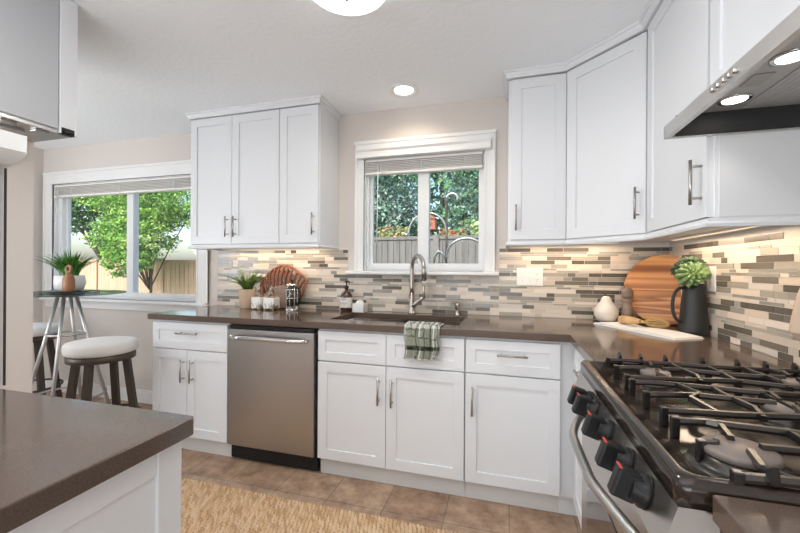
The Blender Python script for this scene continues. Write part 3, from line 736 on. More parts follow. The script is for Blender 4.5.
# small dispenser
t = thing('soap_dispenser', 'small brushed nickel soap dispenser on the counter right of the faucet', 'soap dispenser', (-1.268, -.085, CT))
b = MB(); b.lathe([(0, 0), (.019, 0), (.020, .005), (.015, .012), (.013, .055), (.016, .058), (.016, .082), (.012, .088), (0, .088)], (-1.268, -.085, CT), 20); build('body', b, 'nickel', t)
b = MB(); b.tube([(-1.268, -.085, CT+.078), (-1.295, -.10, CT+.084), (-1.325, -.118, CT+.082)], [.006, .0055, .0045], 10); build('nozzle', b, 'nickel', t)
# amber soap bottle
t = thing('soap_bottle', 'amber soap bottle with black pump and white label left of the sink', 'bottle', (-2.075, -.10, CT))
b = MB(); b.lathe([(0, 0), (.040, 0), (.043, .006), (.043, .105), (.040, .125), (.026, .145), (.014, .152), (.014, .168), (0, .168)], (-2.075, -.10, CT), 28); build('body', b, 'amber', t)
b = MB(); b.lathe([(.0435, .030), (.0438, .032), (.0438, .100), (.0435, .102)], (-2.075, -.10, CT), 28); lb = build('label', b, 'label_white', t)
b = MB()
for k, (z, wd) in enumerate(((.090, .8), (.080, .45), (.066, .9), (.060, .9), (.054, .7), (.042, .5))):
    pts = [(-2.075+.0441*math.sin(a), -.10-.0441*math.cos(a)) for a in [(-wd+2*wd*i/10)*.75-.15 for i in range(11)]]
    h = .0045 if k == 0 else .0018
    vs = [(x, y, CT+z) for x, y in pts]+[(x, y, CT+z+h) for x, y in pts]; b.add(vs, [[i, i+1, 12+i, 11+i] for i in range(10)])
build('print', b, 'label_ink', lb)
b = MB(); b.lathe([(0, .168), (.0165, .168), (.0165, .184), (.008, .188), (.005, .190), (.005, .210), (.012, .212), (.013, .222), (0, .224)], (-2.075, -.10, CT), 20); b.tube([(-2.075, -.10, CT+.217), (-2.050, -.115, CT+.218), (-2.040, -.122, CT+.210)], [.006, .0055, .004], 10); build('pump', b, 'black_plastic', t)
# sponge holder
t = thing('sponge_holder', 'small white speckled dish holding a cream scrubber beside the amber bottle', 'dish', (-1.965, -.10, CT))
b = MB(); x0, x1, y0, y1 = -2.012, -1.920, -.145, -.065
b.box((x0, y0, CT), (x1, y1, CT+.008), .003)
for q_ in (((x0, y0), (x1, y0+.008)), ((x0, y1-.008), (x1, y1)), ((x0, y0), (x0+.008, y1)), ((x1-.008, y0), (x1, y1))): b.box((*q_[0], CT+.001), (*q_[1], CT+.062), .003)
build('tray', b, 'white_ceramic', t)
o_ = MB(); o_.lathe([(0, .009), (.03, .012), (.034, .045), (.030, .066), (.020, .082), (0, .088)], (-1.966, -.105, CT), 20)
tag(build('scrubber', o_, 'cushion'), 'cream scrubber resting in the small dish left of the sink', 'scrubber')

# towel
def towel():
    t = thing('dish_towel', 'folded green and white striped dish towel hanging over the sink edge', 'towel', (-1.385, -.65, .8))
    G, Wt, DK, LG = (.25, .27, .21), (.66, .66, .62), (.05, .058, .042), (.285, .305, .24)
    def layer(x0, x1, off, hang, seed):
        m_ = MB(); rnd = random.Random(seed); nx = 30; path = []
        yb = SY[0]+.008
        path.append((yb+off*.3, .885-.02)); path.append((yb-.003, CT+.004+off)); 
        for i in range(1, 7): path.append((yb-(yb+.652)*i/7, CT+.006+off))
        path.append((-.655, CT+.005+off)); path.append((-.660-off, CT-.003)); 
        n = 26
        for i in range(n+1): path.append((-.661-off-.004*math.sin(i/n*2), CT-.012-(hang)*i/n))
        vs = []; ny = len(path)
        for j, (y, z) in enumerate(path):
            for i in range(nx+1):
                u = i/nx; x = x0+(x1-x0)*u; k = max(0, (CT-z))/.17
                x2 = x+.006*k*math.sin(j*.3)+(u-.5)*(-.012*k); yy = y-.004*k*math.sin(u*9+seed)-.002*math.sin(u*23)*k
                vs.append((x2, yy, z+(.002*math.sin(u*7) if j > ny-2 else 0)))
        fs = []; cols = []
        for j in range(ny-1):
            for i in range(nx):
                fs.append([j*(nx+1)+i, j*(nx+1)+i+1, (j+1)*(nx+1)+i+1, (j+1)*(nx+1)+i]); u = (i+.5)/nx; z = path[j][1]
                c = G
                if u < .06 or .46 < u < .51 or .90 < u < .95 or u > .985: c = Wt
                elif .22 < u < .25 or .70 < u < .73: c = (.19, .21, .155)
                elif (i % 3) == 0: c = LG
                zz = CT-z
                if .098 < zz < .118 and not (c == Wt): c = DK
                elif .098 < zz < .118: c = (.30, .32, .26)
                if zz > hang+.002: c = Wt
                if z > CT+.001: c = tuple(.55*a+.45*b_ for a, b_ in zip(c, Wt))
                cols.append(c)
        for f, c in zip(fs, cols): m_.add([vs[k] for k in f], [[0, 1, 2, 3]], True, 0, c)
        return m_
    for nm, a in (('front_fold', (-1.482, -1.305, .006, .160, 2)), ('back_fold', (-1.465, -1.288, .001, .140, 5))):
        o = build(nm, layer(*a), 'towel_cloth', t)
        w_ = o.modifiers.new('weld', 'WELD'); w_.merge_threshold = .0002
        s_ = o.modifiers.new('solid', 'SOLIDIFY'); s_.thickness = .0035; s_.offset = 1
towel()

# wall plates
def wall_plate(name, label, P, w_, h, kinds):
    c = P(0, 0, 0); t = thing(name, label, 'outlet', c)
    b = MB(); b.box(P(-w_/2, .007, -h/2), P(w_/2, .013, h/2), .002); build('plate', b, 'plate_white', t)
    n = len(kinds)
    for i, k in enumerate(kinds):
        u = (i-(n-1)/2)*.046
        if k == 'switch':
            s = MB(); s.box(P(u-.005, .0125, -.012), P(u+.005, .019, .012), .001); build('toggle', s, 'plate_white', t)
            d_ = MB()
            for z in (-.030, .030): d_.cyl(P(u, .0125, z), P(u, .014, z), .003, 10)
            build('screw', d_, 'nickel', t)
        else:
            for z in (-.020, .020):
                s = MB(); s.cyl(P(u, .012, z), P(u, .0145, z), .0165, 20); so = build('socket', s, 'plate_white', t)
                d_ = MB(); d_.box(P(u-.007, .0143, z-.004), P(u-.005, .0152, z+.006)); d_.box(P(u+.005, .0143, z-.004), P(u+.007, .0152, z+.006)); d_.cyl(P(u, .0143, z-.009), P(u, .0152, z-.009), .002, 8); build('slot', d_, 'socket_dark', so)
wall_plate('wall_outlet', 'wide white switch and outlet plate on the backsplash right of the window', lambda u, d, z: (-.803+u, -d, 1.180+z), .165, .118, ['switch', 'switch', 'outlet'])
wall_plate('wall_outlet', 'white outlet plate on the right-hand tiled wall behind the black pitcher', lambda u, d, z: (-d, -.500+u, 1.19+z), .075, .118, ['outlet'])

# ------------------------------------------------------------------ COUNTER DECOR, LEFT
def blade(mb, base, dirv, L, wd, droop, n=6, up=1.0, fold=.25):
    base = Vector(base); d = Vector(dirv); d.z = 0; d = d.normalized() if d.length > 1e-6 else Vector((1, 0, 0)); sd = Vector((-d.y, d.x, 0))
    vs = []; 
    for i in range(n+1):
        s = i/n; p = base+d*(L*droop*s**1.6)+Vector((0, 0, L*up*(s-.45*droop*s*s)))
        w_ = wd*(math.sin(PI*min(1, s*.82+.18)))*(1 if i < n else .05); vs += [p-sd*w_/2, p-Vector((0, 0, fold*w_))+d*0, p+sd*w_/2]
    fs = []
    for i in range(n): a = i*3; fs += [[a, a+1, a+4, a+3], [a+1, a+2, a+5, a+4]]
    mb.add(vs, fs, True)
px_, py_ = -2.905, -.125
t = thing('potted_plant', 'small feathery green plant in a peach clay pot near the backsplash', 'plant', (px_, py_, CT))
b = MB(); b.lathe([(0, 0), (.052, 0), (.055, .004), (.069, .142), (.068, .146), (.062, .146), (.058, .125), (0, .125)], (px_, py_, CT), 28); build('pot', b, 'terracotta', t)
b = MB(); b.lathe([(0, .132), (.04, .131), (.0595, .127)], (px_, py_, CT), 20); build('soil', b, 'soil', t)
b = MB(); rnd = random.Random(4)
for i in range(50):
    a = rnd.uniform(0, 2*PI); dr = rnd.uniform(.1, 1.0); L = rnd.uniform(.12, .20); base = Vector((px_+.022*math.cos(a), py_+.018*math.sin(a), CT+.128))
    d = Vector((math.cos(a), .5*math.sin(a)-.1, 0)).normalized()
    for k in range(1, 12):
        s = k/11; p = base+d*(L*dr*s**1.5)+Vector((0, 0, L*(s-.4*dr*s*s)))
        for sgn in (-1, 1):
            dd = (d*.5+Vector((-d.y, d.x, 0))*sgn).normalized(); blade(b, p, dd, .030*(1-.5*s), .011, .8, 3, .55)
    b.tube([base, base+d*(L*dr*.35)+Vector((0, 0, L*.5)), base+d*(L*dr)+Vector((0, 0, L*(1-.4*dr)))], [.0018, .0015, .0006], 5)
build('foliage', b, 'leaf_green', t)

# red-brown slatted wooden fan bowl leaning on the tiles
t = thing('slatted_wooden_bowl', 'reddish-brown slatted wooden bowl leaning on the backsplash behind the jars', 'bowl', (-2.64, -.06, CT))
def fp(u, v): return Vector((-2.838+u, -.028-.085*(1-v/.34), CT+.004+v))  # leaning sheet
outline = [(.00, .015), (.003, .10), (.022, .18), (.058, .25), (.108, .298), (.168, .325), (.228, .326), (.30, .298), (.365, .252), (.412, .215), (.392, .12), (.345, .03)]
b = MB(); b.tube([fp(*p) for p in outline], .0110, 8); b.tube([fp(*outline[0]), fp(.17, .010), fp(*outline[-1])], .008, 8)
build('rim', b, 'red_wood', t)
tops = [(.010, .13), (.030, .20), (.058, .25), (.090, .285), (.125, .308), (.165, .325), (.205, .327), (.245, .320), (.285, .304), (.325, .280), (.365, .252), (.398, .226)]
bots = [(.035, .05), (.055, .085), (.078, .115), (.105, .140), (.135, .158), (.165, .170), (.198, .176), (.235, .175), (.270, .168), (.305, .150), (.335, .125), (.355, .095)]
sl = MB()
for i, (A, C_) in enumerate(zip(tops, bots)):
    mid = ((A[0]+C_[0])/2-.022, (A[1]+C_[1])/2+.006); pts = [fp(*C_), fp(*mid), fp(*A)]
    P3 = [pts[0].lerp(pts[1], s).lerp(pts[1].lerp(pts[2], s), s) for s in [k/8 for k in range(9)]]
    sl.tube([p+Vector((0, -.008*math.sin(PI*k/8), 0)) for k, p in enumerate(P3)], [.0078+.0030*math.sin(PI*k/8) for k in range(9)], 8)
build('slat', sl, 'red_wood', t)
b = MB(); inner = [(.02, .012), (.035, .055)]+bots+[(.345, .04), (.30, .008)]
vs = [fp(*p) for p in inner]+[fp(*p)+Vector((0, -.012, 0)) for p in inner]; n = len(inner)
b.add(vs, [list(range(n)), [n+i for i in range(n)][::-1]]+[[i, (i+1) % n, n+(i+1) % n, n+i] for i in range(n)]); build('base_plate', b, 'mill_wood', t)

# two marble jars with bundled tops
def jar(cx_, cy_, label, w_=.094, seed=1):
    t = thing('marble_jar', label, 'jar', (cx_, cy_, CT), 'marbled jars in front of the slatted bowl')
    b = MB(); b.box((cx_-w_/2, cy_-.040, CT+.010), (cx_+w_/2, cy_+.040, CT+.092), .006); build('body', b, 'marble', t)
    b = MB(); rnd = random.Random(seed)
    for sx in (-1, 1):
        for sy in (-1, 1): b.lathe([(0, 0), (.006, 0), (.009, .006), (.006, .0105), (0, .0105)], (cx_+sx*(w_/2-.012), cy_+sy*.030, CT), 10)
    build('foot', b, 'brass', t)
    b = MB()
    for k in range(9):
        a = rnd.uniform(0, 2*PI); r = .030; p0 = Vector((cx_+r*math.cos(a), cy_+.020*math.sin(a), CT+.094)); p1 = Vector((cx_-.8*r*math.cos(a+.5), cy_-.02*math.sin(a), CT+.10+rnd.uniform(.02, .078)))
        b.tube([p0, (p0+p1)/2+Vector((0, 0, .016)), p1], [.008, .011, .006], 7)
    b.box((cx_-.038, cy_-.03, CT+.0925), (cx_+.038, cy_+.03, CT+.102), .004); build('bundle', b, 'brown_bundle', t)
jar(-2.757, -.185, 'left of two small white marbled jars topped with brown bundles', .080, 3)
jar(-2.643, -.190, 'right of two small white marbled jars, next to the coffee press', .092, 8)

# coffee press
cx_, cy_ = -2.492, -.155
t = thing('coffee_press', 'small glass and chrome coffee press with black handle', 'coffee press', (cx_, cy_, CT))
b = MB(); b.lathe([(.036, .012), (.040, .012), (.040, .182), (.0385, .182), (.0385, .014), (.036, .014)], (cx_, cy_, CT), 28); build('beaker', b, 'clear_glass', t)
b = MB(); b.lathe([(0, 0), (.050, 0), (.052, .006), (.044, .010), (.042, .030), (.040, .030), (.040, .011), (0, .010)], (cx_, cy_, CT), 28)
for z in (.085, .150): b.lathe([(.0405, z), (.043, z), (.043, z+.008), (.0405, z+.008), (.0405, z)], (cx_, cy_, CT), 28)
for k in range(8): a = k*PI/4+.2; x, y = cx_+.0425*math.cos(a), cy_+.0425*math.sin(a); b.box((x-.003, y-.003, CT+.01), (x+.003, y+.003, CT+.155), .001)
build('chrome_cage', b, 'chrome', t)
b = MB(); b.lathe([(0, .030), (.034, .030), (.034, .115), (0, .116)], (cx_, cy_, CT), 24); build('coffee', b, 'dark_plate', t)
b = MB(); b.lathe([(0, .212), (.003, .212), (.003, .198), (.020, .200), (.044, .192), (.045, .180), (.042, .180), (0, .182)], (cx_, cy_, CT), 28); ld = build('lid', b, 'chrome', t)
b = MB(); b.lathe([(0, .207), (.009, .208), (.012, .218), (.009, .228), (0, .231)], (cx_, cy_, CT), 16); build('knob', b, 'black_plastic', ld)
b = MB(); b.tube([(cx_+.042, cy_-.012, CT+.165), (cx_+.068, cy_-.020, CT+.168), (cx_+.080, cy_-.024, CT+.140), (cx_+.078, cy_-.024, CT+.075), (cx_+.060, cy_-.018, CT+.042), (cx_+.042, cy_-.012, CT+.045)], .0075, 10); build('handle', b, 'black_plastic', t)

# ------------------------------------------------------------------ COUNTER DECOR, RIGHT CORNER
px_, py_ = -.372, -.115
t = thing('ceramic_pear', 'cream ceramic pear with brown stem in the right corner of the counter', 'ornament', (px_, py_, CT))
b = MB(); b.lathe([(0, .0), (.030, .001), (.050, .014), (.064, .040), (.066, .060), (.058, .085), (.042, .108), (.030, .128), (.024, .146), (.014, .156), (0, .158)], (px_, py_, CT), 28); build('body', b, 'pear_ceramic', t)
b = MB(); b.tube([(px_, py_, CT+.152), (px_-.004, py_, CT+.170), (px_-.016, py_, CT+.190)], [.0045, .004, .0045], 8); build('stem', b, 'bark', t)
px_, py_ = -.262, -.125
t = thing('pepper_mill', 'grey-brown wooden pepper mill between the pear and the round board', 'pepper mill', (px_, py_, CT))
b = MB(); b.lathe([(0, 0), (.033, 0), (.034, .008), (.034, .040), (.029, .048), (.033, .056), (.029, .090), (.024, .115), (.029, .135), (.030, .142), (.022, .148), (0, .148)], (px_, py_, CT), 24); build('body', b, 'mill_wood', t)
b = MB(); b.lathe([(0, .1485), (.026, .1485), (.031, .156), (.031, .186), (.030, .192), (.022, .204), (.008, .212), (0, .213)], (px_, py_, CT), 24); build('cap', b, 'mill_wood', t)
# round board leaning in the corner
def disc_board():
    R_ = .205; th = .018; c = Vector((-.075, -.135, CT+R_+.0015)); yawb = math.radians(-24)
    m_ = MB(); n = 64; vs = []; lean = math.radians(9)
    Q = Matrix.Rotation(yawb, 3, 'Z') @ Matrix.Rotation(-lean, 3, 'X')
    for (r, y) in ((0, 0), (R_-.004, 0), (R_, .004), (R_, th-.004), (R_-.004, th), (0, th)):
        for k in range(n): a = 2*PI*k/n; vs.append(Q@Vector((r*math.cos(a), y, r*math.sin(a))))
    fs = []; sm = []
    for i in range(5):
        for k in range(n): fs.append([i*n+k, i*n+(k+1) % n, (i+1)*n+(k+1) % n, (i+1)*n+k]); sm.append(i == 2)
    m_.add(vs, fs, sm)
    o = build('cutting_board', m_, 'board_wood', None); o.location = c
    w_ = o.modifiers.new('weld', 'WELD'); w_.merge_threshold = .0001
    zmin = min(v.z for v in m_.v); o.location.z = CT-zmin+.0005
    tag(o, 'round striped acacia cutting board leaning in the tiled corner', 'cutting board')
disc_board()
# pitcher with succulents
px_, py_ = -.066, -.462
t = thing('pitcher', 'matte black pitcher holding succulents in the right corner', 'pitcher', (px_, py_, CT))
b = MB(); b.lathe([(0, 0), (.060, 0), (.063, .004), (.061, .03), (.053, .14), (.046, .215), (.046, .250), (.042, .250), (.042, .215), (.048, .14), (.055, .02), (0, .012)], (px_, py_, CT), 36); build('body', b, 'pitcher_black', t)
b = MB(); dv = Vector((-.97, -.25, 0)).normalized(); hp = []
for i in range(15):
    a = math.radians(80+190*i/14-0); hp.append(Vector((px_, py_, CT+.145))+dv*(.050+.052*math.sin((a-math.radians(80))/math.radians(190)*PI)**.8)+Vector((0, 0, .085*math.cos((a-math.radians(80))/math.radians(190)*PI))))
b.tube([hp[0]-dv*.010]+hp+[hp[-1]+dv*.004], .0080, 10); build('handle', b, 'pitcher_black', t)
def rosette(mb, c, axis, R_, layers, n0, rnd):
    Q = Vector(axis).to_track_quat('Z', 'Y').to_matrix(); c = Vector(c)
    for l in range(layers):
        f = 1-l/layers; n = max(4, int(n0*(.55+.45*f))); el = math.radians(12+66*(l/layers))
        for k in range(n):
            a = 2*PI*(k+.5*l)/n+rnd.uniform(-.08, .08); L = R_*(.45+.55*f)*rnd.uniform(.9, 1.05); w_ = L*.46; th = L*.13
            o_ = Vector((math.cos(a)*math.cos(el), math.sin(a)*math.cos(el), math.sin(el))); sd = Vector((-math.sin(a), math.cos(a), 0)); up = o_.cross(sd)*-1
            rings = []
            for i, (s, ww) in enumerate(((0, .35), (.3, .62), (.62, 1.0), (.85, .75), (1.0, .06))):
                p = o_*(L*s)+up*(L*.12*s*s)
                rings.append([p-sd*w_*ww/2+up*th*.25*ww, p-up*th*ww*.6, p+sd*w_*ww/2+up*th*.25*ww, p+up*th*ww*.25])
            vs = [c+Q@v for r_ in rings for v in r_]; fs = []
            for i in range(4):
                for j in range(4): fs.append([i*4+j, i*4+(j+1) % 4, (i+1)*4+(j+1) % 4, (i+1)*4+j])
            fs += [[0, 1, 2, 3], [16, 17, 18, 19]]; mb.add(vs, fs, True)
rnd = random.Random(2)
t = thing('succulent_bunch', 'green and grey-green succulent rosettes spilling over the black pitcher', 'plant', (px_, py_, CT+.236))
b = MB(); rosette(b, (px_-.030, py_-.045, CT+.295), (-.45, -.85, .45), .072, 6, 11, rnd); build('rosette', b, 'succulent', t)
b = MB(); rosette(b, (px_-.010, py_+.010, CT+.350), (-.1, -.3, 1), .062, 5, 10, rnd); build('rosette', b, 'succulent_dark', t)
b = MB(); rosette(b, (px_+.012, py_-.042, CT+.305), (.25, -.8, .5), .050, 5, 10, rnd); build('rosette', b, 'succulent', t)
b = MB(); rosette(b, (px_-.055, py_+.010, CT+.325), (-.8, -.1, .6), .052, 5, 9, rnd); build('rosette', b, 'succulent_dark', t)
b = MB()
for x, y, z in ((-.030, -.045, .295), (-.010, .010, .350), (.012, -.042, .305), (-.055, .010, .325)): b.tube([(px_, py_, CT+.19), (px_+x*.6, py_+y*.6, CT+.235), (px_+x, py_+y, CT+z)], .005, 6)
build('stem', b, 'succulent_dark', t)
# open book
t = thing('open_book', 'open white cookbook lying flat in front of the cutting board', 'book', (-.25, -.42, CT))
A = Vector((-.452, -.215, 0)); Bc = Vector((-.352, -.395, 0)); Cc = Vector((-.292, -.700, 0))
c0 = Vector((-.26, -.44, 0)); du = Vector((.48, -.88, 0)).normalized(); dw = Vector((.88, .48, 0)).normalized()
M4 = Matrix(((du.x, dw.x, 0, -.372), (du.y, dw.y, 0, -.380), (0, 0, 1, CT), (0, 0, 0, 1)))
# du = across both pages, dw = up the page away from the camera
b = MB(); b.box((-.188, -.002, 0), (.322, .165, .003), .001, 0, None, M4); build('cover', b, 'paper', t)
def page(u0, u1, name, m_):
    mb = MB(); n = 10; vs = []; 
    for i in range(n+1):
        s = i/n; u = u0+(u1-u0)*s; h = .004+.011*math.sin(PI*min(1, (1-s)*.85+.10))**.8 if True else 0
        vs += [M4@Vector((u, .002, .0032)), M4@Vector((u, .162, .0032)), M4@Vector((u, .002, h)), M4@Vector((u, .162, h))]
    fs = []
    for i in range(n): a = i*4; fs += [[a, a+4, a+6, a+2], [a+1, a+3, a+7, a+5], [a+2, a+6, a+7, a+3], [a, a+1, a+5, a+4]]
    fs += [[0, 2, 3, 1], [n*4, n*4+1, n*4+3, n*4+2]]
    mb.add(vs, fs, False); return build(name, mb, m_, t)
page(.0, -.184, 'page_block', 'paper'); page(.0, .318, 'page_block', 'paper')
# whisk on the book
t = thing('whisk', 'wooden-handled brass whisk lying across the open book', 'whisk', (-.25, -.38, CT+.02))
w0 = Vector((-.345, -.272, CT+.040)); wd = Vector((.80, -.62, 0)).normalized(); w1_ = w0+wd*.115
b = MB(); b.lathe([(0, 0), (.016, .002), (.021, .012), (.022, .04), (.018, .085), (.012, .108), (0, .112)], w0, 18, axis=wd); build('handle', b, 'light_wood', t)
b = MB(); b.lathe([(0, .108), (.010, .108), (.008, .135), (0, .137)], w0, 14, axis=wd)
sd = Vector((-wd.y, wd.x, 0))
for k in range(5):
    a = k*PI/5; q_ = sd*math.cos(a)+Vector((0, 0, 1))*math.sin(a); st = w0+wd*.13
    pts = [st+wd*(.058*(1-math.cos(2*PI*i/20)))*1.0+q_*(.021*math.sin(2*PI*i/20)) for i in range(21)]
    b.tube(pts, .0016, 6)
build('wire_head', b, 'brass', t)
# tan vessel at the right edge
px_, py_ = -.052, -1.160
t = thing('tan_vessel', 'tan tapered vessel on a black stand beside the stove at the right edge', 'ornament', (px_, py_, CT))
b = MB(); b.lathe([(0, 0), (.034, 0), (.035, .006), (.014, .012), (.011, .075), (.016, .098), (0, .098)], (px_, py_, CT), 20); build('stand', b, 'black_matte', t)
b = MB(); b.lathe([(0, .096), (.022, .100), (.040, .124), (.038, .15), (.024, .235), (.014, .27), (0, .272)], (px_, py_, CT), 10, smooth=False); build('body', b, 'tan_ceramic', t)

# ------------------------------------------------------------------ BREAKFAST NOOK
TX, TY, TZ = -4.10, -.62, 1.035
t = thing('bar_table', 'round smoked-glass bar table with splayed steel legs in the nook', 'table', (TX, TY, 0))
b = MB(); b.lathe([(0, -.010), (.357, -.010), (.360, -.005), (.357, 0), (0, 0)], (TX, TY, TZ), 64); build('table_top', b, 'smoked_glass', t)
b = MB(); b.lathe([(0, -.028), (.10, -.028), (.10, -.0105), (0, -.0105)], (TX, TY, TZ), 28); build('mounting_plate', b, 'satin_steel', t)
for k in range(4):
    a = math.radians(38+90*k); b = MB(); c, s = math.cos(a), math.sin(a)
    b.tube([(TX+.055*c, TY+.055*s, TZ-.03), (TX+.14*c, TY+.14*s, TZ-.40), (TX+.30*c, TY+.30*s, .012)], .0125, 12); lg = build('leg', b, 'leg_metal', t)
    b = MB(); b.lathe([(0, 0), (.018, 0), (.020, .008), (.017, .018), (0, .018)], (TX+.30*c, TY+.30*s, 0), 14); build('foot', b, 'rubber', lg)
for nm, r, z in (('upper_ring', .115, .73), ('foot_ring', .235, .27)):
    b = MB(); b.tube([(TX+r*math.cos(2*PI*i/40), TY+r*math.sin(2*PI*i/40), z) for i in range(40)], .008, 8, closed=True); build(nm, b, 'leg_metal', t)
# stools
def stool(loc, label, rotz):
    t = thing('bar_stool', label, 'stool', loc, 'white-cushioned bar stools in the nook', rotz)
    H = .665
    b = MB(); b.lathe([(0, H), (.186, H), (.196, H+.008), (.199, H+.03), (.198, H+.060), (.188, H+.072), (.165, H+.077), (0, H+.078)], (0, 0, 0), 44); build('cushion', b, 'cushion', t, True)
    b = MB(); b.lathe([(.150, H-.045), (.184, H-.045), (.186, H-.043), (.186, H-.001), (0, H-.001), (0, H-.012), (.150, H-.012), (.150, H-.045)], (0, 0, 0), 44); build('apron', b, 'stool_bronze', t, True)
    for k in range(4):
        a = math.radians(45+90*k); c, s = math.cos(a), math.sin(a); b = MB(); w_ = .019; tb = []
        for (r, z) in ((.140, H-.02), (.225, 0)):
            for (p, q_) in ((-1, -1), (1, -1), (1, 1), (-1, 1)): tb.append((r*c+(p*w_*c-q_*w_*s), r*s+(p*w_*s+q_*w_*c), z))
        b.add(tb, [[0, 1, 2, 3], [7, 6, 5, 4]]+[[i, (i+1) % 4, 4+(i+1) % 4, 4+i] for i in range(4)]); build('leg', b, 'stool_bronze', t, True)
    b = MB(); r = .216; b.tube([(r*math.cos(2*PI*i/44), r*math.sin(2*PI*i/44), .235) for i in range(44)], .009, 8, closed=True); build('footrest_ring', b, 'stool_bronze', t, True)
    return t
s1 = stool((-3.525, -.78, 0), 'bronze-legged bar stool with white cushion standing in front of the nook table', 1.29)
copy_thing(s1, (-4.74, -.50, 0), 'bar stool with white cushion half hidden behind the stub wall', .7)
# things on the table
b = MB(); b.lathe([(0, 0), (.10, 0), (.168, .008), (.170, .012), (.10, .006), (0, .006)], (-4.13, -.590, TZ), 40)
tag(build('black_plate', b, 'dark_plate'), 'flat black plate on the glass bar table under the plant pot', 'plate')
px_, py_ = -4.150, -.570
t = thing('potted_grass', 'spiky green grass plant in a round white pot on the bar table', 'plant', (px_, py_, TZ+.006))
b = MB(); b.lathe([(0, .0005), (.055, .0005), (.080, .012), (.095, .05), (.095, .085), (.088, .118), (.083, .120), (.081, .114), (0, .105)], (px_, py_, TZ+.006), 36); build('pot', b, 'white_ceramic', t)
b = MB(); b.lathe([(0, .108), (.080, .112)], (px_, py_, TZ+.006), 24); build('soil', b, 'soil', t)
b = MB(); rnd = random.Random(11)
for i in range(210):
    a = rnd.uniform(0, 2*PI); r = rnd.uniform(0, .055); L = rnd.uniform(.15, .26); dr = rnd.uniform(.05, .85)
    blade(b, (px_+r*math.cos(a), py_+r*math.sin(a), TZ+.113), (math.cos(a+rnd.uniform(-.4, .4)), math.sin(a), 0), L, .011, dr, 6, .95)
build('foliage', b, 'grass_green', t)
px_, py_ = -3.975, -.690
t = thing('wooden_figurine', 'carved brown wooden figurine with a ring head on the bar table', 'ornament', (px_, py_, TZ+.012))
b = MB(); b.lathe([(0, 0), (.028, 0), (.034, .010), (.036, .04), (.035, .09), (.029, .112), (.018, .124), (.015, .132), (.018, .140), (0, .142)], (px_, py_, TZ+.0125), 26); build('body', b, 'figure_wood', t)
b = MB(); b.tube([(px_+.023*math.cos(2*PI*i/28), py_, TZ+.0125+.162+.023*math.sin(2*PI*i/28)) for i in range(28)], .0095, 12, closed=True); build('ring_head', b, 'figure_wood', t)

# ------------------------------------------------------------------ RUG
def rug():
    x0, x1, y0, y1 = -3.02, -.98, -1.62, -.880; m_ = MB(); st = .0052; nx = int((x1-x0)/st); ny = int((y1-y0)/st); vs = []; rnd = random.Random(5)
    nzv = {}
    for j in range(ny+1):
        for i in range(nx+1):
            x, y = x0+i*st, y0+j*st; r = (x*.97+y*.25)/.019; ph = (r-math.floor(r)); row = math.floor(r)
            h = math.sin(PI*ph)**.6*.009; tw = math.sin((y/.026+row*.5+(ph-.5)*1.3)*2*PI); h += .0035*tw
            e = min(1, (min(i, nx-i, j, ny-j))/1.5)
            vs.append((x, y+.0025*math.sin(x*7)+.003*rnd.uniform(-1, 1)*(j in (0, ny)), .003+(.006+h+rnd.uniform(-.001, .001))*e))
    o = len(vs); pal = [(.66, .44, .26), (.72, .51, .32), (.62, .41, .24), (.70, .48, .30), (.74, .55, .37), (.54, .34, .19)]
    cols = []; fs = []
    for j in range(ny):
        for i in range(nx):
            fs.append([j*(nx+1)+i, j*(nx+1)+i+1, (j+1)*(nx+1)+i+1, (j+1)*(nx+1)+i]); x, y = x0+i*st, y0+j*st
            r = (x*.97+y*.25)/.019; row = math.floor(r); seg = math.floor(y/.026+row*.5+(r-row-.5)*1.3); key = (row, seg)
            if key not in nzv: nzv[key] = rnd.choice(pal)
            q_ = r-row; cols.append(tuple(c*(.55 if (q_ < .16 or q_ > .84) else 1) for c in nzv[key]) if rnd.random() < .8 else nzv[key])  # shade in the gaps between strand rows is put into the colour
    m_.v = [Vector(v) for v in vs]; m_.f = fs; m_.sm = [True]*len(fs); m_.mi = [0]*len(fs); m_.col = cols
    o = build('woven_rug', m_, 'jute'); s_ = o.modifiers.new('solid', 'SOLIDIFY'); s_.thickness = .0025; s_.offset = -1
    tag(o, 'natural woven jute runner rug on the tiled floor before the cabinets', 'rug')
rug()

# ------------------------------------------------------------------ CEILING LIGHTS
t = thing('recessed_light', 'round recessed downlight in the ceiling in front of the sink window', 'light', (-1.603, -.263, CEIL))
b = MB(); b.lathe([(.062, .0), (.066, -.004), (.088, -.009), (.098, -.005), (.100, -.0005), (.062, -.0005)], (-1.603, -.263, CEIL), 40); build('trim_ring', b, 'trim_white', t)
b = MB(); b.lathe([(0, -.003), (.061, -.003), (.061, -.0005), (0, -.0005)], (-1.603, -.263, CEIL), 32); build('lens', b, 'lamp_lens', t)
lamp('recessed_lamp', 'SPOT', (-1.603, -.263, CEIL-.012), 7, (1, .82, .62), direction=(0, 0, -1), spot=150, radius=.05)
t = thing('ceiling_lamp', 'white glass flush-mount ceiling lamp at the top edge', 'light', (-1.560, -1.270, CEIL))
b = MB(); b.lathe([(.14, -.001), (.165, -.001), (.168, -.012), (.160, -.028), (.14, -.028)], (-1.560, -1.270, CEIL), 44); build('mount', b, 'trim_white', t)
b = MB(); b.lathe([(.165, -.028), (.172, -.042), (.160, -.068), (.120, -.092), (.065, -.105), (0, -.108)], (-1.560, -1.270, CEIL), 44); build('shade', b, 'dome_glass', t)
lamp('ceiling_lamp_bulb', 'AREA', (-1.560, -1.270, CEIL-.125), 9, (1, .97, .93), .26, None, (0, 0, -1))
b = MB(); b.lathe([(0, -.118), (.006, -.117), (.008, -.112), (.005, -.1075), (0, -.1075)], (-1.560, -1.270, CEIL), 14); build('finial', b, 'nickel', t)

